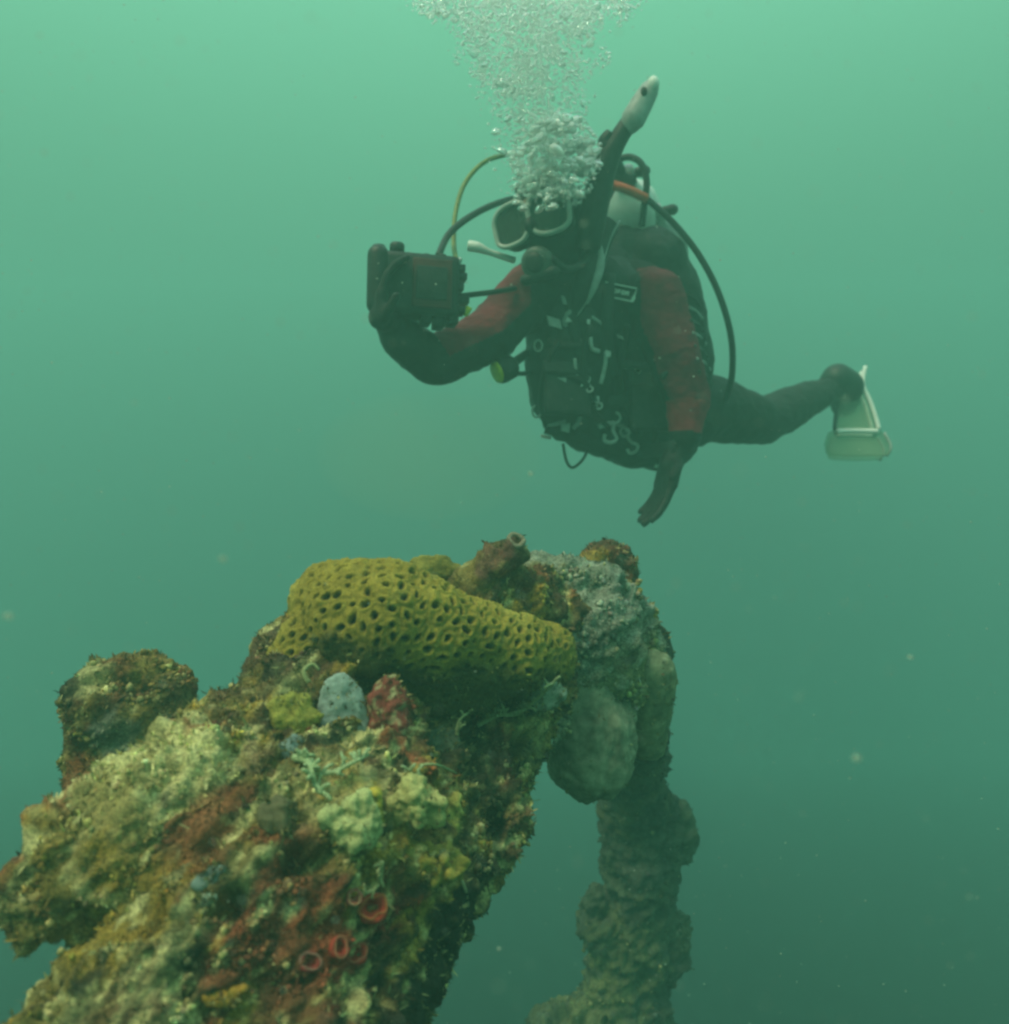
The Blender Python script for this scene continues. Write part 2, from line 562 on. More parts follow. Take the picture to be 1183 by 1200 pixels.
patches = [
    (P(160, 915, .86), .085, C_CREAM * 1.15, .9), (P(235, 890, .88), .05, C_CREAM * 1.1, .85), (P(90, 945, .8), .05, C_CREAM, .8),
    (P(120, 990, .80), .10, C_OLIVE * 1.1, .75), (P(60, 1060, .82), .06, C_OLIVE, .7), (P(220, 1010, .82), .05, C_BROWN * 1.3, .6),
    (P(285, 930, .92), .040, C_BROWN * 1.4, .8), (P(170, 1130, .72), .05, C_CREAM * .9, .75), (P(60, 1175, .68), .05, C_CREAM * .8, .7),
    (P(410, 1060, .88), .038, C_RED, .9), (P(430, 1090, .88), .028, C_RED * 1.2, .9), (P(385, 1120, .82), .036, C_RED * .9, .85),
    (P(340, 1120, .80), .06, C_RUST, .7), (P(300, 1110, .76), .05, C_RUST * .9, .7), (P(330, 1170, .75), .05, C_BROWN, .6),
    (P(450, 815, 1.06), .036, C_RED * .7, .8), (P(395, 960, .90), .05, C_CREAM * .9, .7), (P(490, 945, 1.02), .04, C_CREAM, .8),
    (P(515, 960, 1.02), .03, C_YEL * 1.1, .8), (P(430, 945, .95), .03, C_YEL * 1.2, .8), (P(345, 840, 1.05), .034, C_YEL * .9, .8),
    (P(510, 1005, 1.0), .03, C_YEL * .7, .6), (P(240, 1165, .70), .03, C_YEL, .8),
    (P(560, 900, 1.12), .08, C_DARK, .75), (P(515, 1050, 1.0), .075, C_DARK, .95), (P(480, 1110, .95), .08, C_DARK, .95), (P(430, 1190, .86), .07, C_DARK, .95),  # shade of the hollow and the right face painted into the crust
    (P(520, 860, 1.1), .05, C_DARK * 1.3, .6), (P(150, 1050, .78), .06, C_YEL * .75, .7), (P(250, 970, .86), .05, C_RUST * .8, .7), (P(330, 1020, .86), .05, C_RUST * .8, .6), (P(200, 868, .95), .014, C_RED * 1.1, .9),  # first patch paints in the shade beneath the honeycomb coral
    (P(300, 850, 1.05), .05, C_OLIVE * .9, .7), (P(600, 690, 1.3), .05, C_BROWN * 1.2, .7),
]
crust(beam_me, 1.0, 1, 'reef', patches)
reef = link('reef_rock', beam_me)
tag(reef, 'lumpy reef ridge crusted in olive, cream and rust growth sloping up from bottom left', 'reef')

# boulder at the far end
mb = MB()
cc(mb, (640, 690, 1.36, 34), (690, 705, 1.40, 40), (735, 730, 1.46, 30))
cc(mb, (675, 745, 1.38, 66), (715, 790, 1.44, 50), (660, 830, 1.38, 40))
cc(mb, (640, 760, 1.32, 40), (630, 850, 1.28, 26))
cc(mb, (745, 745, 1.46, 26), (755, 790, 1.48, 22))
bo_me = mb.fused('boulder', .0042, 3, M_REEF)
crust(bo_me, .8, 33, 'grey', [(P(725, 695, 1.42), .022, C_YEL * .9, .8), (P(755, 715, 1.46), .02, C_YEL * .9, .8), (P(630, 690, 1.32), .04, C_OLIVE * 1.2, .7)])
tag(link('boulder', bo_me), 'grey-green wrinkled boulder at the far end of the reef ridge', 'boulder')

# standing post
mb = MB()
K = 2.32
cc(mb, (745, 800, 1.50, 30), (743, 850, 1.85, 33), (740, 900, K - .1, 35))
cc(mb, (738, 860, K - .3, 34), (740, 900, K - .1, 36), (746, 955, K, 40), (752, 1010, K, 44), (750, 1045, K, 39), (742, 1090, K, 45), (732, 1150, K, 44), (722, 1270, K, 78))
cc(mb, (796, 955, K + .03, 12), (797, 985, K + .03, 15), (784, 1020, K + .02, 15))
cc(mb, (698, 1048, K - .03, 13), (705, 1080, K - .03, 26), (718, 1100, K - .03, 28))
cc(mb, (785, 1085, K, 22), (778, 1125, K, 24))
cc(mb, (648, 1212, K - .05, 30), (710, 1205, K - .03, 42))
po_me = mb.fused('post', .0060, 3, M_REEF)
crust(po_me, 1.0, 57, 'post', [(P(735, 1130, 2.22), .12, C_GREEN * .7, .6), (P(700, 1190, 2.22), .12, C_GREEN * .9, .7), (P(750, 1020, 2.22), .06, C_GREY * .4, .5)])
tag(link('post', po_me), 'dark weed-covered upright post standing below the boulder', 'post')

# knob behind on the left
mb = MB()
cc(mb, (155, 832, 1.15, 62), (170, 830, 1.15, 60))
cc(mb, (150, 825, 1.15, 55), (185, 835, 1.16, 46), (150, 870, 1.15, 60))
cc(mb, (125, 812, 1.14, 36), (110, 850, 1.14, 28), (112, 910, 1.12, 36), (150, 950, 1.1, 50))
cc(mb, (150, 812, 1.15, 42), (190, 825, 1.15, 34))
cc(mb, (170, 792, 1.17, 22), (178, 800, 1.17, 20))
kn_me = mb.fused('rock_knob', .0036, 3, M_REEF)
crust(kn_me, .5, 91, 'brown', [(P(110, 795, 1.1), .03, C_CREAM * .9, .7), (P(130, 870, 1.08), .035, C_GREY * .8, .6), (P(90, 910, 1.08), .03, C_RUST * .8, .7)])
tag(link('rock_knob', kn_me), 'round brown knob of rock rising behind the left end of the ridge', 'rock')

# small knob on top of the boulder
mb = MB()
cc(mb, (712, 655, 1.48, 19), (728, 662, 1.48, 18), (728, 690, 1.48, 18))
cc(mb, (700, 658, 1.47, 12), (690, 672, 1.46, 10))
sk_me = mb.fused('rock_knob', .004, 2, M_REEF)
crust(sk_me, .7, 120, 'brown', [(P(700, 655, 1.45), .025, C_YEL * .8, .8), (P(733, 655, 1.45), .016, C_GREY, .7)])
tag(link('rock_knob', sk_me), 'small dark knob with yellow fuzz on top of the grey-green boulder', 'rock')


PADS = []


def sponge(name, label, cat, chains, colr, seed, voxel=.004, amp=.004, m=None, streak=0.):
    mb = MB()
    for c_ in chains: cc(mb, *c_)
    me = mb.fused(name, voxel, 5, m or M_SOFT)
    co, no = get_co(me), get_no(me)
    n1 = fbm(co, .05, 3, seed); n2 = fbm(co, .014, 3, seed + 3)
    q = co * np.array([1, 1, .3]); n3 = fbm(q, .02, 3, seed + 6)
    set_co(me, co + no * (amp * (n1 + .5 * n2 + streak * n3))[:, None])
    col = np.tile(np.array(colr), (len(co), 1)) * (1 + .5 * n1 + .4 * n2)[:, None]
    col = mixc(col, np.array(colr) * np.array([.55, .6, .6]), .8 * sstep(.1, .5, n3))
    col = mixc(col, np.array([.34, .38, .26]), .5 * sstep(.25, .6, n2 - .3 * n1))
    set_col(me, col)
    if name == 'sponge': PADS.extend([me, me])
    return tag(link(name, me), label, cat)


sponge('sponge', 'smooth grey-green bag-shaped sponge hanging under the boulder', 'sponge',
       [[(672, 800, 1.36, 38), (690, 850, 1.37, 52), (692, 888, 1.37, 50)], [(715, 800, 1.4, 30), (712, 870, 1.39, 34)]], (.21, .225, .15), 5, amp=.008, streak=.6)
sponge('sponge', 'rounded olive sponge with a pale dome beside the right edge of the boulder', 'sponge',
       [[(764, 790, 1.41, 29), (765, 815, 1.42, 27), (757, 865, 1.44, 25)]], (.19, .21, .12), 9, amp=.006)
sponge('sponge', 'dark rounded sponge perched on the right shoulder of the boulder', 'sponge',
       [[(768, 748, 1.52, 17), (772, 768, 1.52, 17)], [(755, 745, 1.5, 10), (765, 740, 1.51, 12)]], (.035, .042, .03), 13)

# brown stump with a ring opening, behind the honeycomb coral
mb = MB()
cc(mb, (548, 694, 1.25, 22), (580, 668, 1.25, 22), (597, 648, 1.25, 17))
cc(mb, (560, 700, 1.25, 26), (600, 690, 1.27, 30), (640, 712, 1.3, 26))
st_me = mb.fused('stump', .0032, 2, M_REEF)
crust(st_me, .55, 140, 'brown', [(P(585, 660, 1.22), .03, np.array([.17, .07, .06]), .6)])
stump = tag(link('stump', st_me), 'brown barnacled stump with a pale ring at its tip, behind the honeycomb coral', 'stump')
mb = MB(); c0 = P(605, 633, 1.235)
ax = (Vector((.3, -.75, .65))).normalized(); uu = ax.orthogonal().normalized(); ww = ax.cross(uu)
mb.tube([c0 + uu * (.0095 + .002 * math.sin(3 * t)) * math.cos(t) + ww * (.012 + .002 * math.cos(2 * t)) * math.sin(t) for t in [i * math.pi / 4 for i in range(8)]], .0036, 8, 3, closed=True)
rg = mb.mesh('ring', M_FINE); set_col(rg, np.tile(np.array([.24, .21, .15]), (len(rg.vertices), 1)))
child('ring', rg, stump)

# small yellow coral behind
sponge('yellow_coral', 'small rounded yellow coral just behind the honeycomb coral', 'coral',
       [[(495, 668, 1.27, 16), (515, 666, 1.27, 18), (532, 676, 1.27, 14)]], (.22, .19, .04), 17, voxel=.0026, amp=.011, m=M_FINE)

# ---- honeycomb coral with pitted cups
mb = MB()
cc(mb, (410, 722, 1.10, 62), (450, 728, 1.10, 70), (520, 750, 1.12, 64), (600, 768, 1.17, 49), (638, 772, 1.20, 37))
cc(mb, (392, 712, 1.12, 50), (425, 714, 1.12, 56))
cc(mb, (378, 738, 1.10, 42), (342, 790, 1.09, 36), (308, 838, 1.07, 26))
cc(mb, (420, 780, 1.11, 52), (480, 792, 1.12, 50), (560, 796, 1.16, 40), (632, 790, 1.21, 26))
co_me = mb.fused('honeycomb_coral', .0024, 6, M_FINE)
co, no = get_co(co_me), get_no(co_me)
co = co + no * (.018 * fbm(co, .10, 2, 200) + .007 * fbm(co, .04, 2, 203))[:, None]
facing = (-(no * (co / np.linalg.norm(co, axis=1)[:, None])).sum(1))
order = rng.permutation(len(co))
seeds = []
cell = {}
gap = .0160
for i in order:
    p = co[i]
    if no[i, 2] < -.55: continue
    k = tuple(np.floor(p / gap).astype(int)); ok = True
    g_i = gap * (0.86 + .3 * ((i * 7919) % 100) / 100)
    for dx in (-1, 0, 1):
        for dy in (-1, 0, 1):
            for dz in (-1, 0, 1):
                for j in cell.get((k[0] + dx, k[1] + dy, k[2] + dz), ()):
                    if np.linalg.norm(co[j] - p) < g_i: ok = False; break
                if not ok: break
            if not ok: break
        if not ok: break
    if ok: cell.setdefault(k, []).append(i); seeds.append(i)
d1 = np.full(len(co), 9.0); d2 = np.full(len(co), 9.0)
pits = []
for i in seeds:
    n_ = no[i]; t_ = np.cross(n_, [0.2, .4, 1.0]); t_ /= np.linalg.norm(t_)
    b_ = np.cross(n_, t_); a_ = rng.normal(.9, .6)
    e1 = t_ * math.cos(a_) + b_ * math.sin(a_); e2 = np.cross(n_, e1)
    el = rng.uniform(1.1, 2.1); sc = rng.uniform(.55, .95)
    pits.append((i, e1, e2, n_, el, sc))
    r_ = co - co[i]
    near = np.where((np.abs(r_) < .03).all(1))[0]
    x = (r_[near] @ e1) / el; y = (r_[near] @ e2); z = (r_[near] @ n_)
    dd = np.sqrt(x * x + y * y + z * z) / sc * (1 + .45 * fbm(co[near], .007, 2, 230))
    old = d1[near]
    d2[near] = np.where(dd < old, old, np.minimum(d2[near], dd)); d1[near] = np.minimum(old, dd)
edge = sstep(0.0, .006, d2 - d1)
dep = -.0011 * (1 - edge) + .0013 * np.exp(-((d1 - .0066) / .0024) ** 2) - .0105 * (1 - sstep(.0012, .0058, d1))
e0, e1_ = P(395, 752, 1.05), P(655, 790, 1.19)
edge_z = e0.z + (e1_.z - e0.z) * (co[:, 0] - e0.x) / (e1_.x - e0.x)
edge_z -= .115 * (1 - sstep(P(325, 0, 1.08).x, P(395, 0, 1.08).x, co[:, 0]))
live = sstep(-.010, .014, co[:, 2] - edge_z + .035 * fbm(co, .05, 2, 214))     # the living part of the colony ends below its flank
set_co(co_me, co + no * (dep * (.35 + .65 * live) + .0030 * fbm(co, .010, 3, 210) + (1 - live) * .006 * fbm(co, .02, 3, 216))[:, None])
n1 = fbm(co, .06, 3, 220); n2 = fbm(co, .012, 2, 223)
col = np.tile(np.array([.30, .225, .034]), (len(co), 1)) * (1 + .35 * n1 + .25 * n2)[:, None]
col = mixc(col, np.array([.44, .36, .075]), .7 * sstep(.1, .5, fbm(co, .09, 2, 225)))
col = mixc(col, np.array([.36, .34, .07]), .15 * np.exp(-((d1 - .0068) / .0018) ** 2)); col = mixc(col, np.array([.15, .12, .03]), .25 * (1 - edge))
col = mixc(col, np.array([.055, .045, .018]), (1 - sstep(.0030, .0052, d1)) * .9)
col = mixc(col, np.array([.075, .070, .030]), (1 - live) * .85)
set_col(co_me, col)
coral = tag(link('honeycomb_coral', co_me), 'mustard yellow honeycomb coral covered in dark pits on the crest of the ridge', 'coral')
pm = MB().ellipsoid((0, 0, 0), (.0036, .0036, .0016), n=10, m=6).mesh('polyp', mat('brown polyp', (.030, .022, .010), .7, grain=.4, grain_size=200))
vis = sorted([q for q in pits if facing[q[0]] > .02 and live[q[0]] > .25], key=lambda q: -facing[q[0]])[:290]
for (i, e1, e2, n_, el, sc) in vis:
    o = link('polyp', pm, coral)
    c_ = co[i] - n_ * .0088
    m_ = Matrix(((*e1,), (*e2,), (*n_,))).transposed().to_4x4()
    o.matrix_local = Matrix.Translation(Vector(c_)) @ m_ @ Matrix.Diagonal((el * sc, sc, 1, 1))

# ---- ray helper on what is built
def bvh_of(meshes):
    V, Fc, b = [], [], 0
    for me in meshes:
        me.calc_loop_triangles()
        v = get_co(me); t = np.empty(len(me.loop_triangles) * 3, np.int32); me.loop_triangles.foreach_get('vertices', t)
        V.append(v); Fc.append(t.reshape(-1, 3) + b); b += len(v)
    return BVHTree.FromPolygons(np.concatenate(V).tolist(), np.concatenate(Fc).tolist())


def hit(tree, px, py, fallback=1.0):
    d = P(px, py, 1).normalized()
    loc, nrm, _, _ = tree.ray_cast(Vector((0, 0, 0)), d)
    if loc is None: return P(px, py, fallback), -d
    return loc, (nrm if nrm.dot(d) < 0 else -nrm)


TREE = bvh_of([beam_me, co_me, bo_me, kn_me])


def frame_at(n, roll=0.):
    n = n.normalized(); u = Vector((0, 0, 1)).cross(n)
    u = u.normalized() if u.length > .05 else Vector((1, 0, 0))
    v = n.cross(u)
    return u * math.cos(roll) + v * math.sin(roll), v * math.cos(roll) - u * math.sin(roll), n


def pad(name, label, cat, px, py, wpx, hpx, thick, colr, seed, roll=0., amp=.003, voxel=.0026, m=None, lean=.6, rim=None, lobes=0, lift=0.):
    """a soft growth lying on the rock"""
    p, n = hit(TREE, px, py)
    view = -p.normalized()
    n = (n * (1 - lean) + view * lean).normalized()
    u, v, n = frame_at(n, roll)
    p = p + view * lift
    d = p.y
    mb = MB()
    rot = Matrix((u, v, n)).transposed()
    w_, h_ = R(wpx / 2, d), R(hpx / 2, d)
    mb.ellipsoid(p + n * thick * .3, (w_, h_, thick), rot)
    for k in range(lobes):
        a = rng.uniform(0, 6.28); q = rng.uniform(.35, .8)
        s_ = rng.uniform(.28, .5)
        mb.ellipsoid(p + n * thick * rng.uniform(.2, .8) + u * w_ * q * math.cos(a) + v * h_ * q * math.sin(a), (w_ * s_, h_ * s_, thick * rng.uniform(.6, 1.1)), rot, 16, 10)
    me = mb.fused(name, voxel, 3, m or M_SOFT)
    co, no = get_co(me), get_no(me)
    n1 = fbm(co, .02, 3, seed); n2 = fbm(co, .007, 2, seed + 2)
    set_co(me, co + no * (amp * (n1 * 1.4 + .6 * n2))[:, None])
    col = np.tile(np.array(colr), (len(co), 1)) * (1 + .35 * n1 + .3 * n2)[:, None]
    PADS.append(me)
    if rim is not None: col = mixc(col, np.array(rim), .85 * sstep(.05, .4, fbm(co, .012, 2, seed + 5)))
    set_col(me, col)
    return tag(link(name, me), label, cat)


pad('sponge', 'pale blue-grey leaf-shaped sponge pad below the honeycomb coral', 'sponge', 402, 838, 60, 100, .009, (.29, .36, .33), 301, roll=.12, lobes=3, amp=.0022, lean=.85, lift=.020)
pad('sponge', 'small blue-grey sponge patch below left of the leaf-shaped pad', 'sponge', 346, 876, 40, 32, .005, (.20, .26, .25), 305, lobes=2)
pad('sponge', 'blue-grey sponge sliver in the middle of the lower left slope', 'sponge', 243, 1028, 42, 26, .004, (.20, .26, .24), 309, roll=.4, lobes=2)
pad('sponge', 'tiny pale green sponge chip under the blue-grey sliver', 'sponge', 243, 1052, 24, 13, .005, (.33, .40, .31), 312, roll=.2)
pad('sponge', 'mustard yellow oval sponge at the bottom edge', 'sponge', 264, 1168, 60, 26, .008, (.33, .19, .03), 315, roll=.15, lobes=6, amp=.005)
pad('sponge', 'red and cream netted sponge right of the pale leaf-shaped pad', 'sponge', 455, 830, 46, 78, .012, (.22, .055, .04), 319, amp=.006, lobes=5, rim=(.36, .36, .19), m=M_FINE)
pad('sponge', 'yellow-olive cushion sponge left of the pale leaf-shaped pad', 'sponge', 343, 838, 62, 54, .014, (.27, .25, .05), 323, amp=.005, lobes=4, m=M_FINE)
pad('sponge', 'soft brown ball sponge in the middle of the ridge', 'sponge', 326, 955, 50, 42, .008, (.12, .105, .055), 327, amp=.004, lobes=3)
pad('soft_coral', 'pale cream-green soft coral clump at the centre of the ridge', 'coral', 412, 968, 62, 60, .018, (.40, .41, .18), 331, amp=.010, lobes=9, m=M_FINE)
pad('soft_coral', 'yellow soft coral tip on the centre of the ridge', 'coral', 436, 948, 32, 40, .016, (.46, .36, .06), 335, amp=.007, lobes=6, m=M_FINE)
pad('soft_coral', 'cream-yellow lumpy soft coral near the dark right face of the ridge', 'coral', 490, 945, 58, 52, .020, (.40, .38, .15), 339, amp=.010, lobes=9, m=M_FINE)
pad('soft_coral', 'bright yellow soft coral lobe at the edge of the dark right face', 'coral', 522, 955, 38, 36, .018, (.42, .36, .09), 343, amp=.008, lobes=6, m=M_FINE)
pad('soft_coral', 'mustard frilly soft coral hanging over the dark right face', 'coral', 512, 1012, 62, 40, .020, (.30, .24, .05), 347, amp=.010, lobes=8, m=M_FINE)
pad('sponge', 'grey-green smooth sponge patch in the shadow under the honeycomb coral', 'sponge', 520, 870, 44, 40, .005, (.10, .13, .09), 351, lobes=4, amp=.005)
pad('sponge', 'grey-blue crust right under the tip of the honeycomb coral', 'sponge', 640, 812, 46, 36, .010, (.26, .31, .24), 355, lobes=4, amp=.006, m=M_FINE)


def cup(label, px, py, rpx, colr, rim, tilt, group=None):
    """a cup-shaped tunicate: body with a raised paler lip round its opening"""
    p, n = hit(TREE, px, py); d = p.y; r = R(rpx, d)
    n = (n * .35 - p.normalized() * .5 + Vector(tilt)).normalized()
    t = empty('sea_squirt', p)
    tag(t, label, 'sea squirt', group)
    prof = [(-r * .6, r * .55), (0, r * .95), (r * .45, r), (r * .75, r * .86), (r * .72, r * .68), (r * .2, r * .5), (0, r * .2)]
    bm_ = MB().lathe(p, n, prof, 20).mesh('body', M_SOFT)
    co = get_co(bm_); c = np.tile(np.array(colr), (len(co), 1)) * (1 + .5 * fbm(co, .008, 2, 7))[:, None]
    set_co(bm_, co + .003 * np.stack([fbm(co, .012, 2, 8), fbm(co, .012, 2, 9), fbm(co, .012, 2, 10)], 1)); set_col(bm_, c)
    child('body', bm_, t)
    u = n.orthogonal().normalized(); w = n.cross(u)
    lip = MB().tube([p + n * r * .75 + (u * math.cos(a) + w * math.sin(a)) * r * (.80 + .2 * math.sin(2 * a + px) + .1 * math.sin(5 * a + py)) for a in [i * math.pi / 5 for i in range(10)]], r * .09, 6, 3, closed=True).mesh('lip', M_SOFT)
    set_col(lip, np.tile(np.array(rim), (len(lip.vertices), 1)))
    child('lip', lip, t)


cup('bright red sea squirt cup with an orange lip at the edge of the dark face', 436, 1066, 17, (.42, .05, .03), (.44, .13, .05), (.2, 0, .3))
cup('left red sea squirt cup of the pair low on the ridge', 396, 1112, 12, (.34, .045, .03), (.34, .14, .08), (.1, -.1, .2))
cup('right red sea squirt cup of the pair low on the ridge', 417, 1118, 13, (.36, .045, .03), (.34, .12, .07), (.2, -.1, .2))
cup('salmon sea squirt with a pale lip above the bright red cup', 415, 1052, 10, (.45, .13, .09), (.40, .25, .14), (0, 0, .4))
cup('dull red sea squirt down beside the mustard oval sponge', 362, 1128, 13, (.24, .04, .035), (.30, .16, .12), (0, 0, .3))


def branch(label, pts, r, colr, name='hydroid', twigs=0):
    """a pale branching hydroid growing out from the rock"""
    base = []
    for (px, py, off) in pts:
        p, n = hit(TREE, px, py); base.append(p - p.normalized() * off)
    mb = MB().tube(base, [r * (1 - .5 * i / (len(base) - 1)) for i in range(len(base))], 6, 4)
    for k in range(twigs):
        i = rng.integers(0, len(base) - 1); t = rng.uniform(); p = base[i].lerp(base[i + 1], t)
        dv = Vector(rng.normal(0, 1, 3)); dv = (dv + Vector((0, -.6, .8))).normalized() * rng.uniform(.008, .018)
        mb.tube([p, p + dv * .6 + Vector((0, 0, .002)), p + dv], [r * .7, r * .55, r * .5], 5, 2)
    me = mb.mesh(name, M_FINE); co = get_co(me)
    set_col(me, np.tile(np.array(colr), (len(co), 1)) * (1 + .3 * fbm(co, .01, 2, 3))[:, None])
    return tag(link(name, me), label, 'hydroid')


branch('pale green forked hydroid reaching right below the leaf-shaped sponge pad', [(362, 905, .01), (390, 905, .02), (415, 893, .03), (432, 884, .03)], .0034, (.40, .48, .27), twigs=14)
branch('thick pale green knotted hydroid under the small blue-grey sponge patch', [(345, 888, .01), (362, 893, .02), (368, 915, .025), (375, 930, .02)], .0042, (.36, .45, .24), twigs=14)
branch('thin pale curved hydroid in front of the dark hollow', [(492, 897, .01), (512, 896, .025), (535, 906, .02)], .0019, (.33, .40, .20))
branch('small pale star-shaped hydroid left of the dark hollow', [(476, 904, .01), (484, 908, .02), (494, 916, .02)], .0026, (.40, .48, .28), twigs=8)
branch('pale hydroid stem standing in the hollow under the honeycomb coral', [(536, 862, .01), (538, 845, .02), (552, 833, .025)], .0024, (.32, .36, .18), twigs=5)
branch('cream ragged hydroid along the ledge under the coral tip', [(560, 850, .01), (585, 838, .02), (610, 835, .02), (650, 800, .02)], .0036, (.34, .38, .20), twigs=22)
branch('pale curled hydroid left of the leaf-shaped sponge pad', [(362, 800, .02), (356, 787, .02), (366, 778, .02), (374, 785, .02)], .0032, (.34, .36, .17))
branch('long thin pale hydroid hanging at the lower right edge of the ridge', [(530, 1010, .0), (545, 1040, .01), (549, 1062, .01)], .0022, (.36, .38, .22), twigs=5)
branch('cream twisted hydroid low on the dark right face', [(447, 1010, .01), (445, 1035, .015), (428, 1048, .02)], .0026, (.38, .37, .18), twigs=7)


# ---- turf and nodules: nobody could count these
def own_cols(me, jit=.35, pale=.10, seed=0):
    a = np.empty(len(me.vertices) * 4, np.float32); me.color_attributes['tint'].data.foreach_get('color', a)
    a = a.reshape(-1, 4)[:, :3].astype(float)
    def f(p, r, n, idx):
        c = a[idx] * np.exp(r.normal(0.05, jit, n))[:, None] * (1 + r.normal(0, .08, (n, 3)))
        pk = (r.random(n) < pale) & (fbm(p, .04, 2, seed) > -.05)
        c[pk] = c[pk] * .4 + C_CREAM * .7 * r.uniform(.5, 1.1, (pk.sum(), 1))
        return c
    return f


def pal_cols(jit):
    pal = np.array([C_OLIVE, C_BROWN, C_GREEN, C_CREAM * .6, C_OLIVE * .6])
    return lambda p, r, n, idx: pal[r.integers(0, len(pal), n)] * np.exp(r.normal(0, jit, n))[:, None]


def flakes(src, n, lo, hi, seed, colfn, aspect=.32, upright=.6, where=None):
    """small curled blades rooted on a surface"""
    r = np.random.default_rng(seed)
    co, no = get_co(src), get_no(src)
    vd = co / np.linalg.norm(co, axis=1)[:, None]
    ok = np.where((-(no * vd).sum(1) > -.25) if where is None else where)[0]
    clump = fbm(co[ok], .03, 2, seed); w = np.clip(.25 + clump * 1.6, .02, 1); w /= w.sum()
    idx = r.choice(ok, n, p=w)
    p = co[idx] - no[idx] * .001; nn = no[idx]
    t = r.normal(0, 1, (n, 3)); t -= nn * (t * nn).sum(1)[:, None]; t /= np.linalg.norm(t, axis=1)[:, None]
    L = r.uniform(lo, hi, n) ** 1.0 * (.6 + .8 * r.random(n) ** 3)
    k = r.uniform(.15, upright + .35, n)
    d = nn * k[:, None] + t * (1.1 - k)[:, None] + np.array([0, 0, .12]); d /= np.linalg.norm(d, axis=1)[:, None]
    s = np.cross(d, nn + .3 * r.normal(0, 1, (n, 3))); s /= np.linalg.norm(s, axis=1)[:, None]
    up = np.cross(s, d)
    W = (L * aspect * r.uniform(.6, 1.4, n))[:, None]; L = L[:, None]
    bend = (r.uniform(-.3, .45, n)[:, None]) * L
    v = np.stack([p - s * W * .35, p + s * W * .35, p + d * L * .55 - s * W * .5 + up * bend * .35, p + d * L * .55 + s * W * .5 + up * bend * .25, p + d * L + up * bend], 1)
    V = v.reshape(-1, 3)
    b = np.arange(n)[:, None] * 5
    T = np.concatenate([b + np.array([0, 1, 3]), b + np.array([0, 3, 2]), b + np.array([2, 3, 4])], 0)
    col = np.repeat(colfn(co[idx], r, n, idx), 5, 0)
    return V, T, col


def stuff(name, label, cat, layers, m):
    V = np.concatenate([l[0] for l in layers]); b = np.cumsum([0] + [len(l[0]) for l in layers[:-1]])
    T = np.concatenate([l[1] + o for l, o in zip(layers, b)]); c = np.concatenate([l[2] for l in layers])
    me = fast_mesh(name, V, T, m); set_col(me, c)
    return tag(link(name, me), label, cat, kind='stuff')


stuff('algae', 'short ragged olive and cream algae turf all over the reef ridge', 'algae', [
    flakes(beam_me, 42000, .0025, .0075, 1, own_cols(beam_me, .4, .12, 1)),
    flakes(beam_me, 4500, .007, .014, 2, own_cols(beam_me, .4, .30, 2), .16, .6),
    flakes(kn_me, 7000, .0025, .008, 3, own_cols(kn_me, .4, .15, 3)),
    flakes(bo_me, 6000, .003, .008, 4, own_cols(bo_me, .3, .10, 4)),
    flakes(po_me, 9000, .004, .011, 5, own_cols(po_me, .35, .06, 5), .4, .4),
    flakes(st_me, 1500, .003, .007, 6, own_cols(st_me, .4, .1, 6)),
    *[flakes(m_, 240, .0025, .007, 300 + k, pal_cols(.30 if len(m_.vertices) else .3)) for k, m_ in enumerate(PADS)],
    flakes(co_me, 5000, .0025, .007, 9, own_cols(co_me, .4, .05, 8), where=(live < .45) & (facing > -.2)),
    flakes(sk_me, 900, .004, .010, 8, own_cols(sk_me, .4, .1, 7)),
], M_FINE)


def nodules(src, n, lo, hi, seed, colfn):
    r = np.random.default_rng(seed)
    bm = bmesh.new(); bmesh.ops.create_icosphere(bm, subdivisions=1, radius=1)
    tv = np.array([v.co[:] for v in bm.verts]); tf = np.array([[v.index for v in f.verts] for f in bm.faces]); bm.free()
    co, no = get_co(src), get_no(src)
    vd = co / np.linalg.norm(co, axis=1)[:, None]
    ok = np.where(-(no * vd).sum(1) > -.2)[0]
    clump = fbm(co[ok], .045, 2, seed + 2); w = np.clip(clump * 2, .01, 1) ** 1.5; w /= w.sum()
    idx = r.choice(ok, n, p=w)
    rad = lo + (hi - lo) * r.random(n) ** 3
    sc = rad[:, None, None] * (1 + r.normal(0, .22, (n, len(tv), 1))) * r.uniform(.7, 1.3, (n, 1, 3))
    V = (tv[None] * sc + (co[idx] + no[idx] * (rad * .3)[:, None])[:, None]).reshape(-1, 3)
    T = (tf[None] + (np.arange(n) * len(tv))[:, None, None]).reshape(-1, 3)
    return V, T, np.repeat(colfn(co[idx], r, n, idx), len(tv), 0)


stuff('encrusting_growth', 'tiny knobbly crusts, barnacles and polyps peppered over the reef ridge', 'growth', [
    nodules(beam_me, 6500, .0010, .0042, 21, own_cols(beam_me, .35, .18, 22)),
    nodules(kn_me, 900, .0012, .0050, 23, own_cols(kn_me, .35, .15, 24)),
    nodules(bo_me, 1300, .0015, .0060, 25, own_cols(bo_me, .3, .1, 26)),
    nodules(po_me, 900, .002, .007, 27, own_cols(po_me, .3, .05, 28)),
], M_FINE)

# ------------------------------------------------------------------ the diver
person = empty('person', P(740, 500, 2.55))
tag(person, 'scuba diver in black wetsuit with red sleeves leaning forward, holding up a camera', 'person')


def seg(mb, *pts): return cc(mb, *pts)


body = MB()
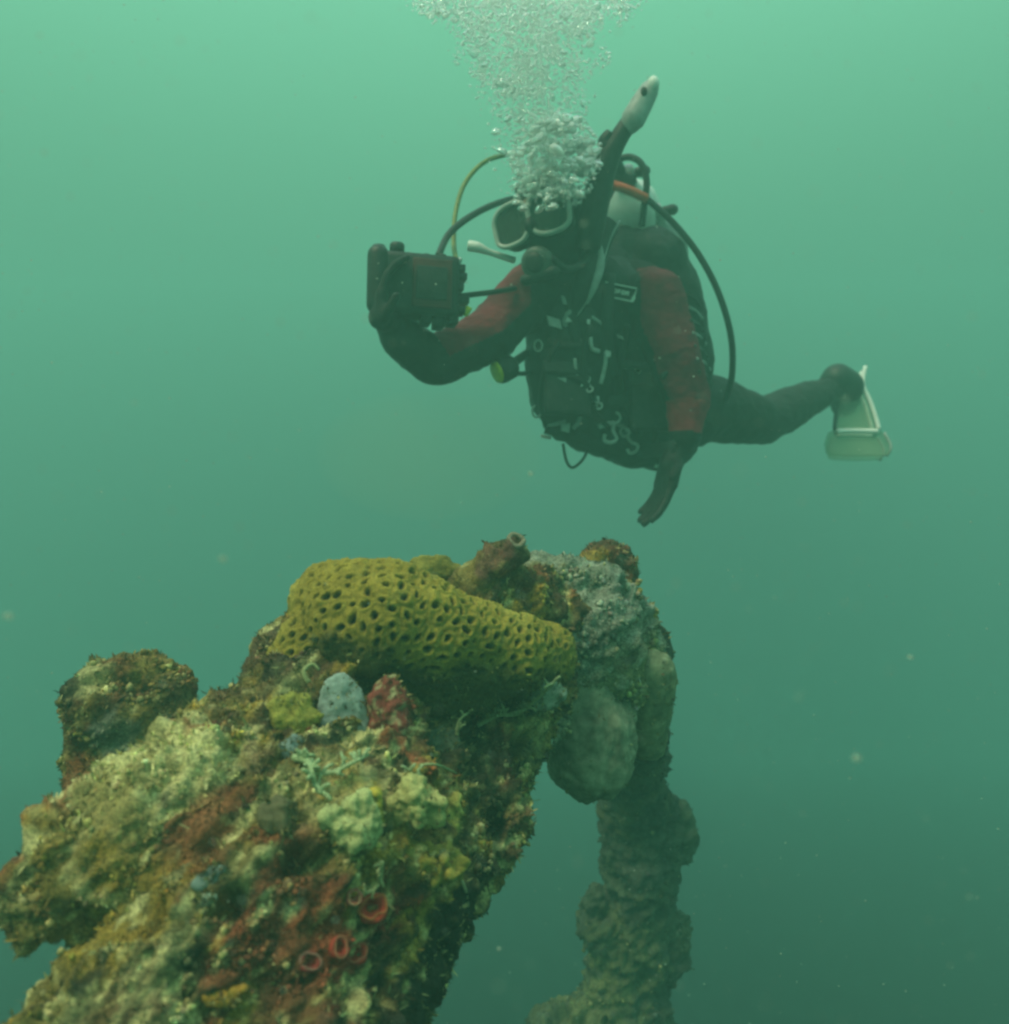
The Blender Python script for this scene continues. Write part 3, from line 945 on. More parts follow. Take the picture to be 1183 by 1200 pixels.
# trunk, neck and head
seg(body, (655, 318, 2.24, 34), (690, 352, 2.32, 56), (705, 420, 2.42, 58), (745, 485, 2.54, 52), (775, 505, 2.6, 48))
seg(body, (640, 345, 2.27, 38), (745, 345, 2.36, 40))
seg(body, (648, 290, 2.19, 30), (670, 330, 2.27, 36))
hr = Matrix.Rotation(math.radians(-10), 3, 'Y') @ Matrix.Rotation(math.radians(-28), 3, 'Z')
HC = P(645, 260, 2.17)
body.ellipsoid(HC, (.078, .098, .115), hr)
body.ellipsoid(HC + hr @ Vector((0, -.035, -.065)), (.052, .060, .055), hr)          # jaw
body.ellipsoid(HC + hr @ Vector((0, -.098, -.020)), (.013, .020, .024), hr)          # nose
# right arm (raised to the camera)
seg(body, (628, 338, 2.26, 34), (575, 392, 2.17, 32), (508, 424, 2.08, 29), (470, 394, 2.03, 25), (459, 378, 2.0, 20))
# left arm (hanging)
seg(body, (766, 350, 2.27, 36), (788, 412, 2.25, 32), (806, 468, 2.26, 26), (803, 510, 2.25, 19))
# legs
seg(body, (775, 490, 2.58, 44), (830, 478, 2.72, 40), (893, 493, 2.86, 28), (935, 474, 2.97, 24), (975, 456, 3.06, 15))
seg(body, (768, 492, 2.66, 42), (826, 482, 2.88, 36), (885, 494, 3.08, 25), (930, 474, 3.20, 20), (970, 459, 3.28, 13))
for (fx, fy, fd) in ((983, 448, 3.07), (978, 452, 3.29)):
    seg(body, (fx - 4, fy + 2, fd, 16), (fx + 8, fy + 10, fd + .05, 14))


def hand(mb, wrist, palm_c, direction, normal, size=1.0, curl=.5, thumb_side=1, spread=.10):
    """palm, four bent fingers of unequal length and a thumb from the side of the palm"""
    d = Vector(direction).normalized(); n = Vector(normal); n = (n - d * n.dot(d)).normalized()
    s = d.cross(n) * thumb_side
    w = Vector(wrist); c = Vector(palm_c)
    mb.capsule(w, .030 * size, c, .030 * size, 14, 4)
    pl = .052 * size
    for k in range(4):
        x = (k - 1.5) * .0215 * size
        mb.capsule(c - s * x * .7, .019 * size, c + d * pl - s * x, .0145 * size, 12, 4)
        L = (.044, .050, .047, .036)[k] * size
        a = c + d * pl - s * x
        dd = (d - s * (k - 1.5) * spread).normalized()
        rr = (.0118, .0120, .0115, .0102)[k] * size
        ang = curl * (.6 + .12 * k)
        for j, f in enumerate((1.0, .72, .55)):
            dj = (dd * math.cos(ang) + n * math.sin(ang)).normalized()
            b = a + dj * L * f
            mb.capsule(a, rr, b, rr * .92, 12, 4)
            a, rr, ang = b, rr * .93, ang + curl * .75
    a = c + s * .026 * size - d * .008
    for j, (f, bend) in enumerate(((.042, .55), (.032, .95))):
        dj = (d * (.55 + .3 * j) + s * (.75 - .35 * j) + n * bend * .5).normalized()
        b = a + dj * f * size
        mb.capsule(a, .0145 * size * (1 - .12 * j), b, .0125 * size * (1 - .12 * j), 12, 4)
        a = b


# left hand hangs down, fingers pointing down and towards the ridge
hand(body, P(803, 512, 2.27), P(786, 545, 2.25), P(777, 590, 2.24) - P(788, 545, 2.25), Vector((-1.0, -.35, 0)), 1.05, .26, -1, .015)
# right hand wraps the near end of the housing
hand(body, P(460, 378, 2.0), P(446, 372, 1.925), Vector((-.02, -.10, 1)), Vector((.9, .30, -.05)), .92, .5, -1, .03)
body_me = body.fused('body', .0048, 7)
co, no = get_co(body_me), get_no(body_me)
away = np.ones(len(co))
for hp in (P(780, 565, 2.25), P(446, 345, 1.93), HC): away *= sstep(.10, .17, np.linalg.norm(co - np.array(hp), axis=1))
set_co(body_me, co + no * (away * (.008 * fbm(co, .07, 2, 600) + .0055 * np.abs(fbm(co * np.array([1, 1, 1.7]), .045, 2, 605)) - .001))[:, None])
for m_ in (M_NEO, M_RED, M_REDCUFF, M_GLOVE, M_SKIN): body_me.materials.append(m_)
nf = len(body_me.polygons)
fc = np.empty(nf * 3, np.float32); body_me.polygons.foreach_get('center', fc); fc = fc.reshape(-1, 3)
fn = np.empty(nf * 3, np.float32); body_me.polygons.foreach_get('normal', fn); fn = fn.reshape(-1, 3)


def along(pts):
    """position along a limb (0..1) and distance from its axis, for every face"""
    pts = [np.array(P(*p)) for p in pts]; best = np.full(nf, 9.); tt = np.zeros(nf); along.off = np.zeros((nf, 3))
    for k, (a, b) in enumerate(zip(pts[:-1], pts[1:])):
        ab = b - a; t = np.clip(((fc - a) @ ab) / (ab @ ab), 0, 1); d = np.linalg.norm(fc - a - t[:, None] * ab, axis=1)
        along.off[d < best] = (fc - a - t[:, None] * ab)[d < best] / np.maximum(d[d < best], 1e-6)[:, None]
        tt = np.where(d < best, (k + t) / (len(pts) - 1), tt); best = np.minimum(best, d)
    return tt, best


mi = np.zeros(nf, np.int32)
t, d = along([(628, 338, 2.26), (575, 392, 2.17), (508, 424, 2.08)])
mi[(d < .088) & (t > .02) & (t < .97) & (along.off @ np.array([-.5, -.25, .75]) > -.05) & (fc[:, 0] < P(622, 0, 2.2).x)] = 1
t, d = along([(766, 350, 2.27), (788, 412, 2.25), (806, 468, 2.26), (803, 510, 2.25)])
mi[(d < .088) & (t < .70) & (along.off[:, 1] < .5) & (along.off[:, 0] > -.8) & (fc[:, 0] > P(752, 0, 2.2).x)] = 1
mi[(d < .085) & (t >= .70) & (t < .985)] = 2
t, d = along([(800, 512, 2.27), (786, 540, 2.25), (765, 585, 2.24), (755, 605, 2.24)]); mi[(d < .07) & (fc[:, 2] < P(0, 514, 2.27).z) & (fc[:, 0] < P(835, 0, 2.2).x) & (fc[:, 1] < 2.45)] = 3
t, d = along([(466, 388, 2.03), (455, 362, 2.0), (452, 320, 1.98)]); mi[(d < .085) & (fc[:, 0] < P(500, 0, 2.).x)] = 3
lc = (fc - np.array(HC)) @ np.array(hr)
mi[(lc[:, 1] < -.050) & (np.abs(lc[:, 0]) < .062) & (lc[:, 2] < .040) & (lc[:, 2] > -.045) & (np.linalg.norm(lc, axis=1) < .16)] = 4
body_me.polygons.foreach_set('material_index', mi)
body_o = child('body', body_me, person)

# eyes behind the lenses
for sx in (-1, 1):
    c = HC + hr @ Vector((sx * .032, -.084, .006))
    eo = child('eye', MB().ellipsoid(c, (.0125, .0125, .0125), n=16, m=10).mesh('eye', M_EYE), person)
    child('iris', MB().ellipsoid(c + hr @ Vector((0, -.0095, 0)), (.0055, .004, .0055), hr, 12, 8).mesh('iris', M_IRIS), eo)

# dive mask
MU, MV, MN = hr @ Vector((1, 0, 0)), hr @ Vector((0, 0, 1)), hr @ Vector((0, -1, 0))
MC = HC + MN * .118 + MV * -.012 - MU * .004


def mp_(u, v, n): return MC + MU * u + MV * v + MN * (n - 1.4 * u * u)


def lens_outline(sx, grow=0., n=18):
    pts = []
    for i in range(n):
        a = 2 * math.pi * i / n
        u = .044 * math.copysign(abs(math.cos(a)) ** .75, math.cos(a)); v = .040 * math.copysign(abs(math.sin(a)) ** .8, math.sin(a))
        v *= 1 - .12 * (u / .04); v -= .10 * u if False else 0
        v += -.012 * (abs(u + .040) / .08) * (1 if v < 0 else -.1)
        g = 1 + grow
        pts.append((sx * (.049 + u * g), v * g))
    return pts


dm = child('dive_mask', MB().mesh('dive_mask') if False else None, person) if False else None
fr = MB()
for sx in (-1, 1):
    fr.tube([mp_(u, v, 0) for u, v in lens_outline(sx, .10)], .0062, 8, 2, closed=True)
fr.tube([mp_(-.012, .022, .002), mp_(0, .026, .003), mp_(.012, .022, .002)], .006, 8, 4)
mask = child('dive_mask', fr.mesh('dive_mask', M_FRAME), person)
sk = MB()
for sx in (-1, 1):
    o_ = lens_outline(sx, .16); n = len(o_)
    v = [mp_(u, v_, -.004) for u, v_ in o_] + [mp_(u * .93, v_ * 1.05, -.045) for u, v_ in o_]
    v += [mp_(u * .9, v_ * .94, -.045) for u, v_ in o_] + [mp_(sx * .045 + (u - sx * .045) * .9, v_ * .9, -.004) for u, v_ in o_]
    f = []
    for a_, b_ in ((0, 1), (1, 2), (2, 3), (3, 0)):
        for i in range(n): f.append((a_ * n + i, a_ * n + (i + 1) % n, b_ * n + (i + 1) % n, b_ * n + i))
    f.append(tuple(range(2 * n, 3 * n)))
    sk.add(v, f)
sk.ellipsoid(mp_(0, -.020, -.008), (.016, .022, .024), hr, 16, 10)
child('skirt', sk.mesh('skirt', M_RUB), mask)
for sx in (-1, 1):
    o_ = lens_outline(sx, .04); n = len(o_)
    v = [mp_(u, v_, .001) for u, v_ in o_] + [mp_(u, v_, -.003) for u, v_ in o_]
    f = [tuple(range(n)), tuple(range(2 * n - 1, n - 1, -1))] + [(i, i + n, (i + 1) % n + n, (i + 1) % n) for i in range(n)]
    child('lens', mesh_from('lens', v, f, M_LENS, False), mask)
stp = []
for k in range(13):
    a = math.radians(28 + k * (304 / 12)) - math.pi / 2
    stp.append(HC + hr @ Vector((.084 * math.cos(a) * 1.03, .104 * math.sin(a), .012 + .02 * math.sin(k / 12 * math.pi))))
child('strap', MB().tube(stp, .012, 10, 4, flat=.25, up=hr @ Vector((1, 0, 0))).mesh('strap', M_RUB), mask)
# hood rim over the brow
hrim = [HC + hr @ Vector((.074 * math.sin(a), -.088 * math.cos(a) - .004, .048 + .014 * math.cos(a))) for a in [math.radians(x) for x in range(-80, 81, 20)]]
hood = child('hood_seam', MB().tube(hrim, .0055, 8, 4).mesh('hood_seam', M_FRAME), person)
child('hood_seam', MB().tube([HC + hr @ Vector((.066 * math.sin(a), -.080 * math.cos(a), .082 + .008 * math.cos(a))) for a in [math.radians(x) for x in range(-85, 86, 17)]], .0045, 8, 4).mesh('hood_seam', M_GREY), person)

# buoyancy vest
ve = MB()
seg(ve, (672, 345, 2.27, 40), (668, 400, 2.31, 52), (672, 455, 2.36, 50), (690, 490, 2.42, 40))
seg(ve, (716, 345, 2.33, 42), (730, 400, 2.38, 44), (752, 450, 2.43, 50), (765, 495, 2.48, 42))
seg(ve, (648, 425, 2.28, 34), (652, 468, 2.31, 30), (662, 496, 2.35, 22))
seg(ve, (760, 455, 2.42, 44), (780, 505, 2.48, 36))
seg(ve, (690, 490, 2.42, 36), (740, 515, 2.48, 34), (785, 518, 2.53, 30))
seg(ve, (705, 312, 2.40, 28), (738, 338, 2.40, 32))
seg(ve, (768, 303, 2.43, 36), (788, 352, 2.48, 36), (798, 415, 2.54, 38), (800, 455, 2.58, 34))   # air cell at the back
seg(ve, (722, 300, 2.46, 34), (766, 305, 2.47, 34))
seg(ve, (640, 330, 2.33, 26), (690, 300, 2.40, 28))
vest_me = ve.fused('buoyancy_vest', .0058, 3, M_VEST)
co, no = get_co(vest_me), get_no(vest_me)
q = co * np.array([1, 1, .8])
set_co(vest_me, co + no * (.010 * fbm(q, .07, 3, 400) + .005 * np.abs(fbm(q, .03, 2, 405)))[:, None])
vest = child('buoyancy_vest', vest_me, person)
DT = bvh_of([vest_me, body_me])


def on(px, py, off=.004, fb=2.35):
    p, n = hit(DT, px, py, fb)
    return p - p.normalized() * off


def strap(pts, r, m=M_WEB, flat=.35, name='strap', parent=None, off=.006):
    q = [on(a, b, off) for a, b in pts]
    return child(name, MB().tube(q, r, 8, 4, flat=flat, up=(0, -1, 0)).mesh(name, m), parent or vest)


strap([(668, 345), (672, 380), (680, 420), (690, 460)], .013)
strap([(715, 320), (712, 360), (712, 400), (718, 440)], .016)
strap([(640, 470), (680, 478), (720, 470), (765, 465)], .014)
strap([(640, 500), (690, 515), (745, 528), (790, 525)], .019)
strap([(642, 400), (665, 405), (690, 402)], .010)
strap([(725, 425), (760, 430), (780, 440)], .012)
strap([(640, 498), (652, 497), (663, 493)], .005, M_GREY, .5)
strap([(692, 395), (694, 408), (703, 412)], .0055, M_STEEL, .5)
strap([(711, 412), (709, 430), (704, 450)], .0055, M_STEEL, .5)
strap([(674, 420), (676, 440), (683, 449)], .0045, M_STEEL, .6)
strap([(694, 371), (706, 380)], .004, M_GREY, .5)
strap([(683, 483), (678, 495), (672, 502)], .006, M_GREY, .6)


def snap(px, py, s, roll):
    """a steel bolt snap: swivel ring, hook and gate"""
    c = on(px, py, .012); u = Vector((math.cos(roll), 0, math.sin(roll))); v = Vector((-math.sin(roll), 0, math.cos(roll)))
    o = child('clip', MB().tube([c + v * .004 * s, c + v * -.014 * s, c + v * -.030 * s + u * .010 * s, c + v * -.040 * s - u * .002 * s, c + v * -.036 * s - u * .016 * s, c + v * -.024 * s - u * .016 * s], .0042 * s, 8, 4).mesh('clip', M_STEEL), vest)
    child('ring', MB().tube([c + v * .014 * s + (u * math.cos(a) + v * math.sin(a)) * .011 * s for a in [i * math.pi / 4 for i in range(8)]], .003 * s, 8, 3, closed=True).mesh('ring', M_STEEL), o)


snap(720, 497, 1.25, -.15); snap(736, 512, 1.1, .55); snap(690, 448, .6, .3); snap(697, 470, .6, .9)
for (a, b, s) in ((776, 480, 1.0), (629, 482, .8), (631, 405, .7), (748, 432, .6)):
    c = on(a, b, .010)
    child('d_ring', MB().tube([c + Vector((math.cos(t) * .014 * s, 0, math.sin(t) * .020 * s)) for t in [i * math.pi / 4 for i in range(8)]], .0035 * s, 8, 3, closed=True).mesh('d_ring', M_STEEL), vest)
strap([(702, 500), (715, 496), (730, 499), (739, 508)], .0065, M_STEEL, .5, 'hook')
c = on(672, 522, .0)
child('cord_loop', MB().tube([P(660, 520, 2.36), P(664, 540, 2.36), P(671, 548, 2.36), P(682, 540, 2.37), P(690, 526, 2.38)], .004, 8, 5).mesh('cord_loop', M_RUB), vest)
for (a, b, w, h, m_) in ((669, 374, 5, 4, M_STEEL), (684, 450, 3.5, 2.5, M_WHITE), (713, 413, 3, 6, M_STEEL), (663, 500, 5, 6, M_STEEL), (748, 455, 3, 3, M_STEEL), (742, 470, 4, 3, M_GREY),
                        (727, 395, 4, 2, M_GREY), (735, 428, 2.5, 4, M_GREY), (771, 546, 4, 2, M_WHITE), (650, 378, 8, 6, M_GREY), (676, 470, 5, 7, M_GREY), (656, 440, 8, 5, M_GREY), (700, 470, 2.5, 6, M_STEEL),
                        (640, 512, 6, 2, M_GREY), (662, 352, 3, 5, M_GREY), (690, 378, 2, 4, M_STEEL)):
    c = on(a, b, .007)
    child('buckle', MB().box(c, (R(w, c.y), .002, .3 * R(w, c.y) * rng.normal()), (0, .004, 0), (-.3 * R(h, c.y) * rng.normal(), .002, R(h, c.y)), .0015).mesh('buckle', m_), vest)
for pts_ in (((655, 400), (640, 430), (634, 470), (640, 500)), ((690, 380), (684, 420), (690, 470), (712, 500)), ((735, 380), (728, 430), (735, 470), (750, 510)), ((640, 445), (665, 440), (690, 452), (700, 480)), ((755, 470), (770, 500), (765, 525))):
    strap(pts_, .0075, M_RUB, .9, 'hose', vest, .010)
# two pockets with flaps
for (a, b, w, h) in ((665, 455, .060, .070), (765, 470, .062, .080)):
    c = on(a, b, .004)
    pk = child('pocket', MB().box(c, (w, .02, 0), (-.002, .018, 0), (0, .012, h), .012).mesh('pocket', M_VEST), vest)
    child('flap', MB().box(c + Vector((0, -.016, h * .72)), (w * 1.03, .02, 0), (0, .006, 0), (0, .004, h * .25), .005).mesh('flap', M_WEB), pk)
# shoulder badge: pale outline, a row of small print inside
BC = on(727, 342, .008)
bp, bn = hit(DT, 727, 342)
u_ = (on(745, 346, 0) - on(708, 338, 0)).normalized(); nrm = -BC.normalized()
v_ = nrm.cross(u_).normalized() * -1
if v_.z < 0: v_ = -v_
nrm = u_.cross(v_); nrm = nrm if nrm.dot(BC) < 0 else -nrm
badge = child('badge', MB().box(BC, u_ * .047, v_ * .019, nrm * .003, .001).mesh('badge', M_RUB), vest)


def bar(u0, v0, u1, v1, r, name='print'):
    a = BC + u_ * u0 + v_ * v0 + nrm * .0045; b = BC + u_ * u1 + v_ * v1 + nrm * .0045
    t = (b - a); L = t.length / 2; t.normalize()
    return MB().box((a + b) / 2, t * L, nrm.cross(t) * r, nrm * .0012)


for q in ((-.044, .0155, .044, .0165, .0016), (-.044, -.0165, .036, -.0165, .0016), (.044, .0165, .034, -.0165, .0042)):
    child('border', bar(*q).mesh('border', M_WHITE, False), badge)
for k in range(6):
    x = -.038 + k * .0105
    m_ = bar(x, -.0045, x, .0045, .0016)
    for s_ in (bar(x, .004, x + .006, .004, .0016), bar(x, -.0003, x + .006, -.0003, .0014) if k % 2 else bar(x, -.004, x + .006, -.004, .0016)): m_.add(s_.v, s_.f)
    if k % 3: s_ = bar(x + .006, -.0045, x + .006, .0045, .0014); m_.add(s_.v, s_.f)
    child('lettering', m_.mesh('lettering', M_WHITE, False), badge)
# corrugated inflator hose with a grey end
pts = [P(712, 262, 2.20), P(700, 285, 2.19), P(690, 320, 2.18), P(680, 350, 2.19), P(672, 372, 2.21)]
inf = MB().tube(pts, [.032, .036, .035, .026, .014], 14, 8)
io = child('inflator_hose', inf.mesh('inflator_hose', M_RUB), vest)
child('piping', MB().tube([p_ + Vector((.028 * w_, -.020, 0)) for p_, w_ in zip(pts, (1, 1, .95, .7, .3))], .0030, 6, 6).mesh('piping', M_GREY), io)
child('piping', MB().tube([P(704, 288, 2.15), P(704, 310, 2.15), P(697, 335, 2.15), P(688, 356, 2.17)], [.004, .011, .009, .003], 8, 5, flat=.4, up=(0, -1, 0)).mesh('piping', M_GREY), io)
child('mouthpiece', MB().capsule(P(668, 366, 2.19), .010, P(664, 378, 2.2), .013, 12, 4).mesh('mouthpiece', M_GREY), io)
# bungee lacing on the air cell
for k in range(7):
    a, b = 812 + k * 2.5, 345 + k * 15
    strap([(a - 7, b), (a + 2, b + 5), (a + 9, b + 14)], .0042, M_GREY if k % 2 else M_RUB, .7, 'bungee', vest, .008)

# fins
for (o_, d_, s_) in (((988, 447), 3.08, 1.0), ((985, 452), 3.30, .92)):
    fx, fy = o_
    pk = MB()
    cc(pk, (fx - 6, fy - 2, d_ - .01, 19), (fx + 4, fy + 6, d_ + .03, 20), (fx + 4, fy + 22, d_ + .06, 15))
    fin = child('fin', pk.fused('fin', .004, 4, M_RUB), person)
    A = P(fx + 9, fy + 2, d_ + .03); B = P(fx + 17, fy + 88, d_ - .06)
    al = (B - A).normalized(); sd = Vector((1, .06, .0)); nn = al.cross(sd).normalized(); sd.normalize()
    L = (B - A).length
    prof = [(.05, .034), (.3, .055), (.55, .070), (.66, .074), (.70, .100), (.85, .116), (.97, .112), (1.0, .100)]
    v, f = [], []
    for t, w in prof:
        for x in (-1, -.5, 0, .5, 1):
            for z in (1, -1):
                v.append(A + al * (L * t) + sd * (w * x * s_) + nn * (z * .0025 + .010 * x * x))
    for i in range(len(prof) - 1):
        for k in range(4):
            a = i * 10 + k * 2; b = a + 10
            f += [(a, a + 2, b + 2, b), (a + 1, b + 1, b + 3, a + 3)]
    for i in range(len(prof) - 1):
        a = i * 10; b = a + 10
        f += [(a, b, b + 1, a + 1), (a + 8, a + 9, b + 9, b + 8)]
    for k in range(4):
        a = k * 2; f.append((a, a + 1, a + 3, a + 2)); a += (len(prof) - 1) * 10; f.append((a, a + 2, a + 3, a + 1))
    child('blade', mesh_from('blade', v, f, M_BLADE), fin)
    for sx, m_, rr in ((-1, M_RUB, .007), (1, M_WHITE, .0075)):
        rl = [A + al * (L * t) + sd * (sx * (w + .002) * s_) + nn * .010 for t, w in prof[:4]]
        if sx > 0: rl = [A - al * .055 + sd * .050 + nn * .02] + [p_ + nn * .008 for p_ in rl]
        child('rail', MB().tube(rl, rr, 8, 4).mesh('rail', m_), fin)
    child('rail', MB().tube([A + al * L * .7 + sd * .097 * s_ + nn * .012, A + al * L * .88 + sd * .116 * s_ + nn * .012, A + al * L + sd * .102 * s_], .005, 8, 4).mesh('rail', M_GREY), fin)
    child('crossbar', MB().tube([A + al * L * .67 + sd * (x * .072 * s_) + nn * (.010 * x * x + .008) + al * .006 * x * x for x in (-1, -.5, 0, .5, 1)], .0085, 8, 4).mesh('crossbar', M_WHITE), fin)
    child('strap', MB().tube([P(fx - 2, fy - 14, d_ - .03), P(fx + 2, fy + 6, d_ - .045), P(fx + 2, fy + 20, d_ - .01)], .006, 8, 4, flat=.5, up=(0, -1, 0)).mesh('strap', M_GREY), fin)

# ------------------------------------------------------------------ gear that is carried
# twin tanks
ts = empty('scuba_tank', P(758, 300, 2.6))
tag(ts, 'pair of pale scuffed scuba tanks strapped to the back of the diver', 'scuba tank')
for (a, b, d_, m_) in ((738, 232, 2.46, M_WHITE), (771, 276, 2.52, M_TANK)):
    A = P(a, b, d_); B = P(a + 8, b + 165, d_ + .42); ax_ = (B - A).normalized(); L = (B - A).length + .05
    prof = [(-.062, .020), (-.040, .026), (-.034, .040), (-.022, .058), (-.004, .072), (.022, .081), (.06, .085), (L - .03, .085), (L, .070)]
    child('cylinder', MB().lathe(A, ax_, prof, 32).mesh('cylinder', m_), ts)
    vc = A - ax_ * .075
    vl = child('valve', MB().lathe(vc, ax_, [(-.022, .014), (-.01, .018), (.02, .018)], 14).mesh('valve', M_STEEL), ts)
    child('knob', MB().capsule(vc + Vector((.022, 0, .004)), .013, vc + Vector((.045, 0, .008)), .015, 12, 4).mesh('knob', M_RUB), vl)
child('band', MB().tube([P(752 + 44 * math.cos(t) + 12 * math.sin(t), 292 + 30 * math.sin(t) + 10 * math.cos(t), 2.60 + .10 * math.sin(t)) for t in [i * math.pi / 5 for i in range(10)]], .008, 8, 4, closed=True).mesh('band', M_WEB), ts)

# regulator and hoses
rg_ = empty('regulator', P(730, 215, 2.40))
tag(rg_, 'black scuba regulator with looping hoses and a second stage in the mouth of the diver', 'regulator')
child('first_stage', MB().capsule(P(722, 205, 2.40), .022, P(738, 212, 2.40), .020, 16, 5).capsule(P(728, 200, 2.38), .013, P(724, 192, 2.37), .013, 12, 4).mesh('first_stage', M_RUB), rg_)
child('hose', MB().tube([P(757, 232, 2.36), P(790, 262, 2.37), P(820, 300, 2.38), P(843, 345, 2.40), P(857, 395, 2.44), P(858, 440, 2.52), P(850, 470, 2.6)], .0088, 10, 8).mesh('hose', M_RUB), rg_)
child('hose_sleeve', MB().tube([P(713, 215, 2.35), P(735, 222, 2.34), P(758, 233, 2.355)], .0125, 10, 5).mesh('hose_sleeve', M_ORANGE), rg_)
child('hose', MB().tube([P(722, 188, 2.38), P(738, 184, 2.37), P(752, 192, 2.36), P(758, 212, 2.36), P(756, 235, 2.37), P(752, 265, 2.40)], .009, 10, 6).mesh('hose', M_RUB), rg_)
child('hose', MB().tube([P(625, 178, 2.36), P(600, 180, 2.34), P(568, 190, 2.30), P(545, 215, 2.26), P(534, 250, 2.22), P(532, 285, 2.18), P(535, 305, 2.12)], .0062, 10, 8).mesh('hose', M_OLIVE), rg_)
child('hose', MB().tube([P(690, 225, 2.40), P(640, 228, 2.40), P(606, 232, 2.34), P(576, 241, 2.27), P(548, 256, 2.20), P(526, 275, 2.14), P(514, 300, 2.08)], .0085, 10, 8).mesh('hose', M_RUB), rg_)
ss = P(630, 308, 2.04)
ssn = (MN + Vector((0, 0, -.15))).normalized()
so = child('second_stage', MB().lathe(ss, ssn, [(-.03, .022), (-.022, .034), (0, .038), (.012, .036), (.018, .028)], 24).mesh('second_stage', M_HOSE), rg_)
child('purge_cover', MB().lathe(ss + ssn * .0175, ssn, [(0, .024), (.004, .022), (.006, .012)], 20).mesh('purge_cover', M_HOUS), so)
child('exhaust_tee', MB().capsule(ss + MU * .035 - MV * .030, .014, ss - MU * .035 - MV * .030, .014, 12, 4).mesh('exhaust_tee', M_RUB), so)
child('hose', MB().tube([ss + MU * .036, P(665, 315, 2.08), P(690, 300, 2.16), P(705, 250, 2.28), P(722, 215, 2.38)], .0085, 10, 8).mesh('hose', M_RUB), rg_)
oc = P(580, 432, 2.16)
ocn = Vector((-.75, -.35, -.35)).normalized()
ob = child('second_stage', MB().lathe(oc + Vector((.018, 0, -.004)), ocn, [(-.040, .016), (-.030, .028), (0, .032), (.012, .030)], 22).mesh('second_stage', M_RUB), rg_)
ob['label'] = 'spare second stage with a yellow cover'
child('purge_cover', MB().lathe(oc + Vector((.018, 0, -.004)) + ocn * .0125, ocn, [(0, .028), (.006, .026), (.009, .014)], 22).mesh('purge_cover', M_YEL), ob)
child('hose', MB().tube([oc + Vector((.03, 0, .006)), P(602, 425, 2.2), P(622, 412, 2.26), P(650, 398, 2.3), P(672, 380, 2.3)], .011, 10, 6).mesh('hose', M_RUB), rg_)
child('hose', MB().tube([P(602, 436, 2.2), P(612, 438, 2.22), P(630, 435, 2.26)], .006, 8, 5).mesh('hose', M_RUB), rg_)

# snorkel
sn = empty('snorkel', P(690, 290, 2.12))
tag(sn, 'dark snorkel with a pale grey tip rising past the head of the diver', 'snorkel')
child('barrel', MB().tube([P(690, 290, 2.15), P(694, 262, 2.13), P(701, 225, 2.12), P(709, 195, 2.11), P(722, 168, 2.10), P(738, 142, 2.10)], [.030, .033, .033, .030, .023, .020], 14, 6).mesh('barrel', M_RUB), sn)
child('collar', MB().tube([P(717, 178, 2.10), P(708, 168, 2.10), P(716, 158, 2.10)], .016, 10, 5).mesh('collar', M_RUB), sn)
tp = child('tip', MB().tube([P(733, 154, 2.10), P(742, 140, 2.09), P(752, 122, 2.09), P(761, 106, 2.09), P(767, 96, 2.09)], [.016, .029, .027, .023, .013], 14, 6).mesh('tip', M_GREY), sn)
child('vent', MB().ellipsoid(P(755, 107, 2.064), (.008, .006, .011), n=12, m=8).mesh('vent', M_RUB), tp)
child('cap', MB().ellipsoid(P(766, 98, 2.075), (.014, .014, .018), n=14, m=8).mesh('cap', M_WHITE), tp)

# white stick
wk = tag(link('signal_stick', MB().tube([P(549, 288, 2.12), P(560, 290, 2.12), P(575, 296, 2.13), P(603, 305, 2.16)], [.013, .013, .0075, .0085], 10, 6).mesh('signal_stick', M_WHITE)),
         'slim white stick with a thick rounded end by the raised arm of the diver', 'stick')

# camera housing
ch = empty('camera_housing', P(487, 338, 1.97))
tag(ch, 'boxy black underwater camera housing held up in a gloved hand', 'camera')
Cc = P(488, 337, 1.985)
X, Y, Z = Vector((1, .22, -.03)).normalized(), Vector((-.22, 1, 0)).normalized(), Vector((.03, 0, 1)).normalized()
hb = child('shell', MB().box(Cc, X * .092, Y * .045, Z * .068, .014).mesh('shell', M_HOUS), ch)
child('back_panel', MB().box(Cc + X * .030 - Y * .047, X * .044, Y * .004, Z * .054, .003).mesh('back_panel', M_RUST), hb)
child('screen', MB().box(Cc + X * .028 - Y * .052, X * .034, Y * .002, Z * .036, .001).mesh('screen', M_HOUS), hb)
child('grip', MB().capsule(Cc - X * .085 - Y * .03 - Z * .05, .026, Cc - X * .088 - Y * .03 + Z * .055, .024, 16, 5).mesh('grip', M_RUB), ch)
for (x, z, r_, h_) in ((-.046, .068, .0165, .024), (-.086, .066, .015, .018), (.055, .068, .010, .008), (.020, .068, .008, .006)):
    child('button', MB().lathe(Cc + X * x + Z * z - Y * .01, Z, [(-.004, r_), (h_ * .8, r_), (h_, r_ * .85)], 16).mesh('button', M_HOUS), ch)
for (z, l_) in ((.048, .014), (.030, .018), (.006, .012), (-.022, .024), (-.046, .016)):
    child('latch', MB().box(Cc + X * (.092 + l_ * .4) + Z * z, X * l_ * .7, Y * .022, Z * .008, .003).mesh('latch', M_HOUS), ch)
for (x, h_) in ((.022, .010), (.052, .014), (.082, .008)):
    child('foot', MB().box(Cc + X * x - Z * (.068 + h_ * .4), X * .012, Y * .03, Z * h_, .003).mesh('foot', M_HOUS), ch)
child('port', MB().lathe(Cc + Y * .044 - X * .01, Y, [(0, .055), (.03, .055), (.05, .045), (.052, .030)], 28).mesh('port', M_HOUS), ch)
